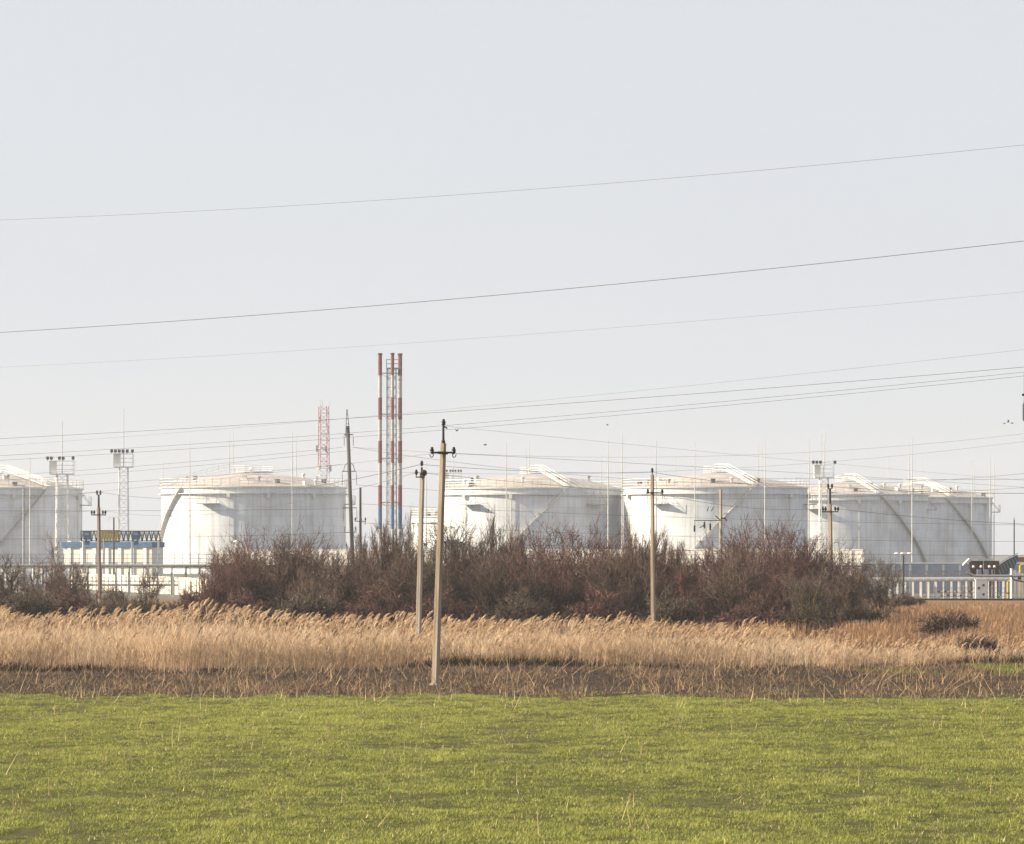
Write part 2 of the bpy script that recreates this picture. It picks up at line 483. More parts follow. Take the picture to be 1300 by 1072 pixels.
o = obj('dead_weeds', npmesh('dead_weeds', v, f, 4, t), M['weed'])
tag(o, 'band of dead brown weeds between the green field and the reeds', 'weeds', kind='stuff')

# ------- reed belt
POLE_B = (GX(532, 210.5), 210.5)
def reeds():
    parts = []
    def stand(n, dy0, dy1, front_rows):
        x, u = scatter(n, 192, 236)
        fr = front(x)
        y = fr + dy0 + (dy1 - dy0) * rng.random(n) ** (1.3 if front_rows else 1)
        px = HX + x * F / y
        yt = np.interp(px, [-60, 20, 180, 300, 345, 400, 520, 700, 860, 950, 1010, 1090, 1140, 1300], [788, 788, 784, 782, 786, 795, 796, 797, 800, 802, 808, 812, 818, 812])
        yt = yt + 13 * (fbm(x * .45 + 9, y * .09, 3) - .5) * 2
        h = CZ - (yt - HY) * y / F
        tallm = rng.random(n) < np.where(px < 345, .075, np.where(px < 1000, .065, .02))
        h = h * np.where(tallm, .92 + .26 * rng.random(n), .58 + .24 * rng.random(n))
        c = fbm(x * .5 + 100, y * .3, 2)
        keep = (rng.random(n) < np.clip(c * 2.6 - .45, .2, 1)) & (h > .3)
        pb = (np.abs(x - POLE_B[0]) < .35) & (y < POLE_B[1] + .3)
        h = np.where(pb, np.minimum(h, .9 + .3 * rng.random(n)), h)
        x, y, h, px, tallm = x[keep], y[keep], h[keep], px[keep], tallm[keep]; n = len(x)
        z = gheight(x, y) - .03
        base = np.stack([x, y, z], -1)
        dx = .8 + .5 * rng.random(n); dy = rng.normal(0, .5, n)
        lean = rng.normal(.03, .05, n); curve = .02 + .10 * rng.random(n)
        patch = fbm(x * .35 + 33, y * .2, 2)
        tone = np.clip(rng.normal(.60, .36, n) + (patch - .5) * .5, 0, 1)
        parts.append(ribbons(base, dx, dy, h, lean, curve, np.full(n, .018), 3, tone))
        # leaves
        for k in range(4 if front_rows else 3):
            t0 = .34 + .52 * rng.random(n)
            bx = x + dx * (lean * t0 + curve * t0 * t0) * h; by = y + dy * (lean * t0 + curve * t0 * t0) * h
            b2 = np.stack([bx, by, z + h * t0], -1)
            a = np.where(rng.random(n) < .55, 1, -1) * (0.3 + .6 * rng.random(n))
            parts.append(ribbons(b2, a, rng.normal(0, .6, n), h * (.16 + .16 * rng.random(n)), .2 + .4 * rng.random(n), .35 * rng.random(n), .018 + .012 * rng.random(n), 2, np.clip(tone + rng.normal(.05, .18, n), 0, 1)))
        # plumes: drooping sprays of fine spikes on the taller stems
        pm = tallm | (rng.random(n) < .035)
        tip = np.stack([x + dx * (lean + curve) * h, y + dy * (lean + curve) * h, z + h * (1 - .35 * curve) - .02], -1)[pm]
        m = len(tip); pdx, pdy = dx[pm], dy[pm]
        L = .34 + .20 * rng.random(m)
        ptone = np.clip(rng.normal(.42, .22, m), 0, 1)
        for k in range(12):
            s0 = .8 * k / 11
            b3 = tip + np.stack([pdx * (.12 * s0 + .38 * s0 * s0) * L, pdy * .2 * L * s0, L * (.85 * s0 - .25 * s0 * s0)], -1)
            side = rng.normal(.25, .45, m)
            parts.append(ribbons(b3, pdx * .6 + side, pdy + rng.normal(0, .5, m), L * (.34 - .16 * s0) * (0.8 + .4 * rng.random(m)), .35 + .3 * rng.random(m), .2 + .5 * rng.random(m), .045 + .03 * rng.random(m), 2, np.clip(ptone + rng.normal(0, .1, m), 0, 1)))
    stand(13000, 0, 4.5, True)
    stand(21000, 4.5, 34, False)
    return merge(parts)
v, f, t = reeds()
o = obj('reed_bed', npmesh('reed_bed', v, f, 4, t), M['reed'])
tag(o, 'belt of tall tan dry reeds with feathery plumes', 'reeds', kind='stuff')

def sedge():  # dead tufts along the ditch; their dark colour doubles as reed-foot shade
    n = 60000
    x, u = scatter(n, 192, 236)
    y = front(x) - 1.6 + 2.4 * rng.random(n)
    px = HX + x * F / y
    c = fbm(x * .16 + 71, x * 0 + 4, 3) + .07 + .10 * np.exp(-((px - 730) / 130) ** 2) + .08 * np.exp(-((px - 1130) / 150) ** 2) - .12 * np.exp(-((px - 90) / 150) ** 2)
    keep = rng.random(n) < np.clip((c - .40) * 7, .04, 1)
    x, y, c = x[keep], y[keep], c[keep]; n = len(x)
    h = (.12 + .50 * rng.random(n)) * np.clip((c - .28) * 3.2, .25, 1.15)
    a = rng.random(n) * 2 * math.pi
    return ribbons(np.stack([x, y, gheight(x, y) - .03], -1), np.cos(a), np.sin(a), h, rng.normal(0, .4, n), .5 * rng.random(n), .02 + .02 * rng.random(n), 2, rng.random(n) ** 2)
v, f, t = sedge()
o = obj('ditch_shade_sedge', npmesh('ditch_shade_sedge', v, f, 4, t), M['sedge'])
tag(o, 'dead ditch sedge coloured near-black for the shade at the foot of the reeds', 'sedge', kind='stuff')

# dry grass beyond the reeds (open at the right, under the shrubs elsewhere)
def drygrass():
    n1 = 60000
    x, y = scatter(n1, 215, 435, 1060, 1380)
    n2 = 30000
    x2, y2 = scatter(n2, 225, 330, -60, 1130)
    x = np.concatenate([x, x2]); y = np.concatenate([y, y2]); n = len(x)
    c = fbm(x * .4, y * .12 + 80, 3)
    keep = rng.random(n) < np.clip((c - .25) * 3.5, .1, 1)
    x, y, c = x[keep], y[keep], c[keep]; n = len(x)
    z = gheight(x, y) - .03
    h = (0.35 + .65 * rng.random(n)) * (.5 + c) * np.interp(y, [215, 320, 435], [1, .9, .4])
    a = rng.random(n) * 2 * math.pi
    tone = np.clip(rng.normal(.5, .22, n) + (c - .5) * 1.2, 0, 1)
    return ribbons(np.stack([x, y, z], -1), np.cos(a) + .4, np.sin(a), h, rng.normal(0, .3, n), .3 * rng.random(n), .035 + .05 * rng.random(n), 2, tone)
v, f, t = drygrass()
o = obj('dry_grass', npmesh('dry_grass', v, f, 4, t), M['drygrass'])
tag(o, 'rough dry orange-brown grass stretching back to the plant fence', 'grass', kind='stuff')

# ---------------------------------------------------------------- shrubs and trees
def unit(v): return v / np.maximum(np.linalg.norm(v, axis=-1, keepdims=True), 1e-9)
def grow(seed, H, nstem, mult, ratio, angs, up, r0, stem_lean=.45, base_r=.5, wig=.12, tstart=.25, rmin=.0022):
    """levels of polylines; each branch 2 segments. returns list of (p0,p1,p2,ra,rb,rc) per level"""
    g = np.random.default_rng(seed)
    a = g.random(nstem) * 2 * math.pi; rr = base_r * np.sqrt(g.random(nstem))
    p0 = np.stack([np.cos(a) * rr, np.sin(a) * rr, np.zeros(nstem) - .1], -1)
    ln = np.abs(g.normal(0, stem_lean, nstem))
    d = unit(np.stack([np.cos(a) * ln, np.sin(a) * ln, np.ones(nstem)], -1))
    L = H * ratio[0] * (0.7 + .5 * g.random(nstem))
    rad = r0 * (0.6 + .6 * g.random(nstem))
    levels = []
    for lv in range(len(mult) + 1):
        n = len(p0)
        mid = p0 + d * (L * .5)[:, None] + g.normal(0, 1, (n, 3)) * (L * wig * .5)[:, None]
        d2 = unit(d + np.array([0, 0, up[lv]]) + g.normal(0, wig * 1.5, (n, 3)))
        end = mid + d2 * (L * .5)[:, None]
        levels.append((p0, mid, end, rad, rad * .78, rad * .5))
        if lv == len(mult): break
        k = mult[lv]
        t = tstart + (1 - tstart) * g.random((n, k)); t[:, 0] = 1.0
        tt = t[..., None]
        q = np.where(tt < .5, p0[:, None] + (mid - p0)[:, None] * tt * 2, mid[:, None] + (end - mid)[:, None] * (tt * 2 - 1))
        perp = g.normal(0, 1, (n, k, 3))
        dd = d2[:, None] + perp * angs[lv]
        dd[..., 2] += up[lv]
        p0 = q.reshape(-1, 3); d = unit(dd).reshape(-1, 3)
        L = (L[:, None] * ratio[lv + 1] * (0.6 + .7 * g.random((n, k)))).reshape(-1)
        rad = (rad[:, None] * (0.62 - .16 * t)).reshape(-1) if lv else (rad[:, None] * (.62 - .12 * t)).reshape(-1)
        rad = np.maximum(rad, rmin)
    return levels
def limbs_mesh(name, levels, seed=0):
    g = np.random.default_rng(seed)
    P0, P1, R0, R1, T = [], [], [], [], []
    for (a, b, c, ra, rb, rc) in levels:
        tn = g.random(len(a)) ** 2.2
        if len(a) > 9000: P0 += [a]; P1 += [c]; R0 += [ra]; R1 += [rc]; T += [tn]
        else: P0 += [a, b]; P1 += [b, c]; R0 += [ra, rb]; R1 += [rb, rc]; T += [tn, tn]
    P0, P1, R0, R1, T = map(np.concatenate, (P0, P1, R0, R1, T))
    d = unit(P1 - P0)
    up = np.where(np.abs(d[:, 2:3]) < .9, np.array([[0, 0, 1.]]), np.array([[1., 0, 0]]))
    u = unit(np.cross(d, up)); w = np.cross(d, u)
    n = len(P0); V = np.zeros((n, 6, 3))
    for i in range(3):
        an = 2 * math.pi * i / 3
        o = u * math.cos(an) + w * math.sin(an)
        V[:, i] = P0 + o * R0[:, None]; V[:, 3 + i] = P1 + o * R1[:, None]
    q = np.array([[0, 1, 4, 3], [1, 2, 5, 4], [2, 0, 3, 5]])
    Fc = ((np.arange(n) * 6)[:, None, None] + q[None]).reshape(-1, 4)
    return npmesh(name, V.reshape(-1, 3), Fc, 4, np.repeat(T, 6))
def shrub_meshes(kind, seed, m_twig, m_stem):
    if kind == 'dense':
        lv = grow(seed, 1.0, 32, [5, 5, 6, 3], [.62, .50, .58, .62, .68], [.34, .40, .45, .5], [.14, .12, .12, .10, .06], .0115, .62, .22)
    elif kind == 'upright':
        lv = grow(seed, 1.0, 28, [5, 5, 6, 3], [.72, .46, .52, .60, .62], [.22, .26, .30, .36], [.22, .2, .2, .16, .1], .0135, .42, .18)
    elif kind == 'sparse':
        lv = grow(seed, 1.0, 8, [5, 6, 6, 5], [.55, .55, .6, .62, .62], [.38, .42, .45, .5], [.1, .1, .1, .08, .04], .016, .55, .12)
    elif kind == 'arching':
        lv = grow(seed, 1.0, 7, [5, 6, 6, 5], [.85, .50, .55, .6, .62], [.40, .45, .5, .55], [-.10, .10, .12, .10, .04], .024, 1.3, .12, .2)
    elif kind == 'low':
        lv = grow(seed, 1.0, 36, [6, 8, 7], [.60, .55, .58, .6], [.5, .5, .55], [.05, .05, .0, .0], .018, 1.1, .35, rmin=.0065)
    elif kind == 'mound':
        lv = grow(seed, 1.0, 110, [6, 8], [.7, .5, .55], [.4, .5], [.0, .0, -.1], .03, 1.0, .5, rmin=.014)
    ext = np.concatenate([l[2] for l in lv])[:, 2]
    s = 1.0 / np.percentile(ext, 99.7)
    lv = [(a*s, b*s, c*s, ra, rb, rc) for a, b, c, ra, rb, rc in lv]
    k_ = 1 if kind == 'mound' else 2
    stem = limbs_mesh('stems', lv[:k_], seed); tw = limbs_mesh('twigs', lv[k_:], seed + 1)
    stem.materials.append(m_stem); tw.materials.append(m_twig)
    return stem, tw
def unit_scale(ms, H):
    """radii were given for a 1 m plant; meshes are scaled by H, so thin them now"""
    return ms
SH = {}
def shrub_kind(key, kind, seed, mt, ms):
    SH[key] = shrub_meshes(kind, seed, M[mt], M[ms])
# radii above are fractions of plant height: ~6 m plants -> 6 cm stems, 2-3 cm branchlets, fine ends
shrub_kind('dA', 'dense', 101, 'twig_b', 'bark'); shrub_kind('dB', 'dense', 202, 'twig_a', 'bark'); shrub_kind('dC', 'dense', 303, 'twig_b', 'bark')
shrub_kind('uA', 'upright', 404, 'twig_a', 'bark'); shrub_kind('uB', 'upright', 505, 'twig_c', 'bark')
shrub_kind('sA', 'sparse', 606, 'twig_c', 'bark'); shrub_kind('sB', 'sparse', 707, 'twig_a', 'bark')
shrub_kind('aA', 'arching', 808, 'twig_c', 'bark'); shrub_kind('aB', 'arching', 909, 'twig_c', 'bark')
shrub_kind('lA', 'low', 1001, 'twig_c', 'bark'); shrub_kind('lB', 'low', 1102, 'twig_b', 'bark')
shrub_kind('mA', 'mound', 1404, 'twig_a', 'bark')
shrub_kind('yT', 'sparse', 1203, 'twig_c', 'lichen')
def shrub(key, px, ytop, d, wscale, label, rot=0, name='bare_shrub', cat='shrub', group='bare shrubs in the thicket behind the reeds'):
    H = ZY(ytop, d)
    t = thing(name, label, cat, (GX(px, d), d, 0), rot, group)
    t.scale = (H * wscale, H * wscale, H)
    st, tw = SH[key]
    o1 = bpy.data.objects.new('stems' if name != 'bare_tree' else 'trunk', st); COL.objects.link(o1); o1.parent = t
    o2 = bpy.data.objects.new('twigs' if name != 'bare_tree' else 'crown', tw); COL.objects.link(o2); o2.parent = t
    return t
BUSH = [
 # key, px, ytop, dist, width, label
 ('dA', 285, 705, 296, .85, 'reddish bare shrub at the left end of the thicket below the second tank'),
 ('dC', 318, 688, 304, .85, 'reddish bare shrub rising before the pale vertical pipe of the second tank'),
 ('dB', 352, 683, 300, .90, 'rounded brown bare shrub below the middle of the second tank'),
 ('uA', 388, 694, 306, .70, 'upright brown bare shrub below the telecom tower'),
 ('dB', 420, 706, 292, .80, 'brown bare shrub just left of the tall dark pylon'),
 ('uB', 450, 688, 310, .60, 'thin upright grey shrub around the foot of the tall dark pylon'),
 ('dC', 468, 706, 298, .75, 'bare shrub between the dark pylon and the striped chimney'),
 ('uA', 492, 668, 312, .60, 'tall loose shrub right in front of the striped chimney'),
 ('uB', 520, 684, 300, .60, 'bare shrub just left of the two front concrete poles'),
 ('dB', 508, 705, 288, .80, 'low dark shrub at the foot of the striped chimney'),
 ('sA', 558, 668, 316, .90, 'open branching shrub behind the tallest concrete pole'),
 ('uA', 590, 690, 304, .70, 'upright shrub just right of the tallest concrete pole'),
 ('uB', 622, 666, 310, .70, 'dark forked shrub below the balcony shadow of the third tank'),
 ('uA', 652, 680, 300, .65, 'tall twiggy shrub below the spiral stair of the third tank'),
 ('dB', 640, 708, 288, .90, 'lower brown shrub in the front row below the third tank'),
 ('sB', 690, 698, 314, .80, 'sparse shrub left of the reddish rounded shrub below the third tank'),
 ('dA', 735, 674, 304, .90, 'reddish rounded shrub below the right side of the third tank'),
 ('dC', 768, 688, 300, .80, 'reddish shrub left of the gap between third and fourth tank'),
 ('dA', 705, 704, 290, .90, 'low purple-brown shrub in front of the third tank'),
 ('uB', 798, 690, 310, .65, 'tall shrub standing in the gap between third and fourth tank'),
 ('uA', 826, 676, 298, .70, 'upright shrub behind the slim concrete pole before the fourth tank'),
 ('dB', 800, 706, 288, .85, 'brown front-row shrub left of the slim concrete pole'),
 ('uA', 852, 696, 306, .65, 'shrub with pale upright twigs right of the slim concrete pole'),
 ('dC', 885, 708, 296, .80, 'low shrub below the left half of the fourth tank'),
 ('dA', 915, 694, 302, .75, 'reddish shrub round the foot of the pole with hanging insulators'),
 ('dC', 950, 677, 304, .88, 'dense reddish shrub below the right half of the fourth tank'),
 ('dA', 985, 674, 300, .85, 'tallest reddish shrub near the right edge of the fourth tank'),
 ('dB', 940, 706, 288, .90, 'dark low shrub in the front row below the fourth tank'),
 ('uB', 1016, 690, 308, .65, 'upright shrub between the fourth and fifth tanks'),
 ('dB', 1042, 702, 300, .85, 'dark shrub below the white floodlight tower at the right'),
 ('dB', 1070, 716, 294, .70, 'dark shrub at the right end of the thicket'),
 ('dC', 1012, 716, 286, .80, 'low dark shrub left of the yellow-barked tree'),
 ('lA', 1098, 762, 290, .80, 'low dark bramble at the right foot of the thicket'),
 ('lB', 560, 748, 284, .90, 'low dark bramble between the concrete pole and the reeds'),
 ('lA', 660, 752, 283, .90, 'low bramble behind the reeds below the third tank'),
 ('lA', 400, 746, 284, .90, 'low bramble behind the reeds below the second tank'),
 ('lB', 470, 750, 283, .90, 'low bramble behind the reeds left of the striped chimney'),
 ('lB', 760, 748, 284, .90, 'low bramble behind the reeds below the gap of the tanks'),
 ('lA', 860, 752, 283, .90, 'low bramble behind the reeds right of the slim pole'),
 ('lB', 960, 755, 282, .90, 'low bramble behind the reeds below the fourth tank'),
 ('lA', 1050, 764, 280, .80, 'low dark bramble at the foot of the yellow-barked tree'),
 ('lB', 310, 752, 284, .90, 'low reddish bramble at the left foot of the thicket'),
]
for i, (k, px, yt, d, w, lab) in enumerate(BUSH):
    shrub(k, px, yt - (7 if yt < 712 else 0), d, w, lab, rnd.random() * 6.28)
G2 = 'bare scrub left of the thicket'
for k, px, yt, d, w, lab in [
 ('sA', 8, 700, 330, 1.0, 'sparse bare shrub at the far left edge of the photo'),
 ('lA', 30, 746, 300, 1.0, 'low dark scrub below the first tank near the left edge'),
 ('sB', 68, 686, 340, .8, 'thin wispy shrub before the right part of the first tank'),
 ('lB', 85, 750, 302, .9, 'low dark scrub below the lattice floodlight tower at far left'),
 ('sA', 96, 712, 335, .6, 'wispy upright shrub right of the far left floodlight tower'),
 ('lA', 130, 757, 298, .9, 'low dark scrub at the foot of the dark pole with paired insulators'),
 ('lB', 238, 752, 300, .8, 'low dark scrub just left of the reddish thicket'),
 ('lA', 190, 756, 297, .8, 'low scrub below the gantry with blue cabins')]:
    shrub(k, px, yt, d, w, lab, rnd.random() * 6.28, group=G2)
shrub('aA', 135, 722, 312, .80, 'low arching dark-limbed tree at the left, beside the brown pole', 0.5, 'bare_tree', 'tree', G2)
shrub('aB', 190, 722, 305, .85, 'low sprawling dark-limbed tree before the white hall', 2.1, 'bare_tree', 'tree', G2)
shrub('yT', 1030, 712, 281, .80, 'small bare tree with sunlit yellowish trunk at the right end of the thicket', 1.2, 'bare_tree', 'tree', 'bare shrubs in the thicket behind the reeds')
shrub('sA', 1120, 708, 330, .85, 'sparse bare sapling between the thicket and the umbrella lamp', 3.2, 'bare_tree', 'tree')
shrub('lA', 1150, 752, 400, .8, 'small dark scrub at the foot of the umbrella lamp post', 1.0, group='low scrub in the dry grass')
shrub('lB', 1168, 758, 420, .8, 'small scrub in front of the white posts of the pipe rack', 2.0, group='low scrub in the dry grass')
shrub('mA', 1206, 775, 255, .9, 'round dark brown bush alone in the dry grass at the right', .4, group='low scrub in the dry grass')
shrub('mA', 1240, 806, 211, .85, 'small dark weed clump at the edge of the reeds on the right', .9, group='low scrub in the dry grass')

# ---------------------------------------------------------------- storage tanks
TR, TH = 22.8, 21.0
def ang(px, cx, d):
    s = (px - cx) * d / F / TR
    return math.asin(max(-1, min(1, s)))
def pol(a, r, z):      # a = 0 faces the camera (-Y), positive to the right
    return (math.sin(a) * r, -math.cos(a) * r, z)
def shell_mesh(Rr, H, n=128):
    me = bpy.data.meshes.new('shell')
    v, f, uv = [], [], []
    for z in (0, H):
        for i in range(n):
            v.append(pol(2 * math.pi * i / n, Rr, z))
    for i in range(n):
        j = (i + 1) % n
        f.append((i, j, n + j, n + i))
        u0, u1 = 2*math.pi*Rr*i/n, 2*math.pi*Rr*(i+1)/n
        uv += [(u0, 0), (u1, 0), (u1, H), (u0, H)]
    me.from_pydata(v, [], f)
    l = me.uv_layers.new(name='UVMap')
    for k, c in enumerate(uv): l.data[k].uv = c
    for p in me.polygons: p.use_smooth = True
    me.update(); return me
def dome_z(r, Rr, hd): return hd * (1 - (r / Rr) ** 2)
def tank(cx, d, label, Rr=TR, H=TH, hd=3.6, stair=(20, -30), stair_m='offwhite', balconies=(-40,), walk=20, crown=True, seed=1, platw=3.0, pipes=(-60, 35, 60)):
    g = random.Random(seed)
    t = thing('storage_tank', label, 'tank', (GX(cx, d), d, 0), 0, 'white oil storage tanks')
    obj('shell', shell_mesh(Rr, H), M['tank'], t)
    # domed roof
    b = MB(); rr = [1, .97, .9, .78, .62, .45, .28, .12, .02]
    b.lathe((0, 0, H + .05), [(Rr * k, dome_z(Rr * k, Rr, hd)) for k in rr], 96)
    obj('roof', b, M['roof'], t, smooth=True)
    # wind girder and rim
    b = MB()
    for z, w, h in ((H - 1.55, .75, .16), (H - .05, .45, .30)):
        n = 96; k = len(b.v)
        for i in range(n):
            a = 2 * math.pi * i / n
            for r_, z_ in ((Rr + .01, z), (Rr + w, z), (Rr + w, z + h), (Rr + .01, z + h)):
                b.v.append(pol(a, r_, z_))
        for i in range(n):
            j = (i + 1) % n
            for q in range(4):
                q2 = (q + 1) % 4
                b.f.append((k + i*4 + q, k + i*4 + q2, k + j*4 + q2, k + j*4 + q))
    obj('rim_girder', b, M['offwhite'], t)
    # rim railing
    b = MB(); n = 64; hr = 2.0; rr_ = Rr + .35
    for i in range(n):
        a, a2 = 2*math.pi*i/n, 2*math.pi*(i+1)/n
        b.tube(pol(a, rr_, H + .25), pol(a, rr_, H + hr + .25), .085, .085, 4, False)
        for z in (.7, 1.35, 2.0): b.tube(pol(a, rr_, H + z + .25), pol(a2, rr_, H + z + .25), .06, .06, 3, False)
    obj('railing', b, M['white'], t)
    # spiral stair
    b = MB(); rl = MB(); a0, a1 = R(stair[0]), R(stair[1]); n = 56
    for i in range(n):
        u, u2 = i / n, (i + 1) / n
        a, a2 = a0 + (a1 - a0) * u, a0 + (a1 - a0) * u2
        z, z2 = H * (1 - u) - .15, H * (1 - u2) - .15
        b.slab([pol(a, Rr + .08, z), pol(a, Rr + 1.0, z), pol(a2, Rr + 1.0, z2), pol(a2, Rr + .08, z2)], (0, 0, -.30))
        for h in (.6, 1.15): rl.tube(pol(a, Rr + 1.0, z + h), pol(a2, Rr + 1.0, z2 + h), .05, .05, 4, False)
        if i % 2 == 0: rl.tube(pol(a, Rr + 1.0, z), pol(a, Rr + 1.0, z + 1.15), .045, .045, 4, False)
    for u in (.3, .62):
        a = a0 + (a1 - a0) * u
        b.slab([pol(a - .035, Rr + .05, H * (1-u)), pol(a - .035, Rr + 1.5, H*(1-u)), pol(a + .035, Rr + 1.5, H*(1-u)), pol(a + .035, Rr + .05, H*(1-u))], (0, 0, .12))
    so_ = obj('spiral_stair', b, M[stair_m], t); obj('handrail', rl, M['offwhite'], so_)
    # walkway over the roof with railings
    b = MB(); rl = MB(); aw = R(walk); n = 16; side = Vector((math.cos(aw), math.sin(aw), 0)) * .65
    pts = []
    for i in range(n + 1):
        r_ = Rr * (0.02 + 1.0 * i / n)
        x, y, _ = pol(aw, r_, 0)
        u_ = i / n
        zz = hd + 1.2 if u_ < .25 else .7 + (hd + .5) * (1 - (u_ - .25) / .75)
        pts.append(Vector((x, y, H + zz)))
    for p, q in zip(pts[:-1], pts[1:]):
        b.slab([tuple(p - side), tuple(p + side), tuple(q + side), tuple(q - side)], (0, 0, -.14))
        for s in (-1, 1):
            for h in (.6, 1.25): rl.tube(p + side * s + Vector((0, 0, h)), q + side * s + Vector((0, 0, h)), .05, .05, 4, False)
            rl.tube(p + side * s, p + side * s + Vector((0, 0, 1.25)), .045, .045, 4, False)
    wo = obj('roof_walkway', b, M['white'], t); obj('walkway_railing', rl, M['white'], wo)
    if crown:
        b = MB(); zc = H + hd + .35
        b.lathe((0, 0, zc), [(platw, 0), (platw, .16)], 16)
        for i in range(16):
            a, a2 = 2*math.pi*i/16, 2*math.pi*(i+1)/16
            b.tube(pol(a, platw, zc), pol(a, platw, zc + 1.6), .06, .06, 4, False)
            for h in (.6, 1.1, 1.6): b.tube(pol(a, platw, zc + h), pol(a2, platw, zc + h), .05, .05, 4, False)
        b.lathe((-.5, 0, zc), [(.35, 0), (.35, .8), (.6, .85), (.6, 1.15), (.1, 1.35)], 10)
        obj('crown_platform', b, M['white'], t)
    # vents and hatches on the roof
    for k in range(9):
        a = R(g.uniform(-85, 85)); r_ = Rr * g.uniform(.55, .93)
        x, y, _ = pol(a, r_, 0); z = H + dome_z(r_, Rr, hd)
        if k % 2:
            b = MB().lathe((x, y, z - .1), [(.28, 0), (.28, .9), (.55, .95), (.55, 1.25), (.12, 1.5)], 10)
            obj('roof_vent', b, M['offwhite'] if k % 4 == 1 else M['steel'], t)
        else:
            b = MB().box((x, y, z + .35), (1.0, 1.0, .9), a).box((x, y, z + .86), (1.2, 1.2, .1), a)
            obj('roof_hatch', b, M['white'] if k % 4 else M['dark'], t)
    # inspection balconies hung under the rim
    for ba in balconies:
        a = R(ba); b = MB(); wd = .105; z0 = H - 4.0
        for da in (-wd, 0, wd):
            b.tube(pol(a + da, Rr + .02, z0), pol(a + da, Rr + 2.4, z0), .09, .09, 4)
            b.tube(pol(a + da, Rr + 2.35, z0), pol(a + da, Rr + 2.35, z0 + 2.2), .06, .06, 4)
            b.tube(pol(a + da, Rr + .05, z0 + 3.0), pol(a + da, Rr + 2.35, z0 + .2), .05, .05, 4)
        for u in range(4):
            a1_, a2_ = a - wd + wd * u / 2, a - wd + wd * (u + 1) / 2
            b.slab([pol(a1_, Rr + .05, z0), pol(a1_, Rr + 2.4, z0), pol(a2_, Rr + 2.4, z0), pol(a2_, Rr + .05, z0)], (0, 0, .14))
            if u == 3: break
            for h in (.9, 1.6, 2.2): b.tube(pol(a1_, Rr + 2.35, z0 + h), pol(a2_, Rr + 2.35, z0 + h), .05, .05, 4)
        obj('balcony', b, M['steel'], t)
    # vertical foam pipes with a small chamber box at the top
    for pa in pipes:
        a = R(pa)
        b = MB().tube(pol(a, Rr + .3, 0), pol(a, Rr + .3, H - 2.2), .10, .10, 6)
        x, y, z = pol(a, Rr + .45, H - 2.0); b.box((x, y, z), (.8, .8, 1.1), a)
        for z_ in (4, 8, 12, 16): x, y, _ = pol(a, Rr + .15, 0); b.box((x, y, z_), (.25, .35, .12), a)
        obj('foam_pipe', b, M['offwhite'], t)
    return t
def dd(rpx, Rr=TR): return F * Rr / rpx
D1, D2, D3, D4, D5, D6 = dd(115), dd(117), dd(115), dd(116.5), dd(104), dd(99)
tank(-11, D1, 'white tank cut off by the left edge of the photo', stair=(41, -6), stair_m='steel', balconies=(88,), walk=44, seed=3, pipes=(75, 20))
tank(322, D2, 'white tank second from left, its left quarter in glaring sunlight', stair=(-47, -97), balconies=(-24, 86), walk=-75, seed=5, crown=True, platw=5.0, pipes=(-12, 12, 42))
tank(675, D3, 'white tank just right of the tallest concrete pole', stair=(20, -31), balconies=(-40, 42), walk=22, seed=8, pipes=(-13, -46, 70))
tank(908.5, D4, 'white tank in the middle of the right-hand four, behind the slim concrete poles', stair=(19, -31), balconies=(-38, 75), walk=22, seed=12, pipes=(50, 80, -70))
tank(1074, D5, 'white tank behind the right-hand lattice floodlight tower, overlapping the last tank', stair=(20, 72), stair_m='steel', balconies=(-25, 82), walk=18, seed=17, pipes=(5, 35))
tank(1160, D6, 'rightmost white tank, farthest back of the row', stair=(19, 70), stair_m='steel', balconies=(89,), walk=22, seed=23, pipes=(40, 60))
tank(600, 1330, 'smaller lower tank peeping out left behind the tank at the tallest pole', Rr=17.2, H=ZY(657, 1330), hd=1.2, stair=(150, 200), balconies=(), walk=0, crown=False, seed=31, pipes=(-60,))

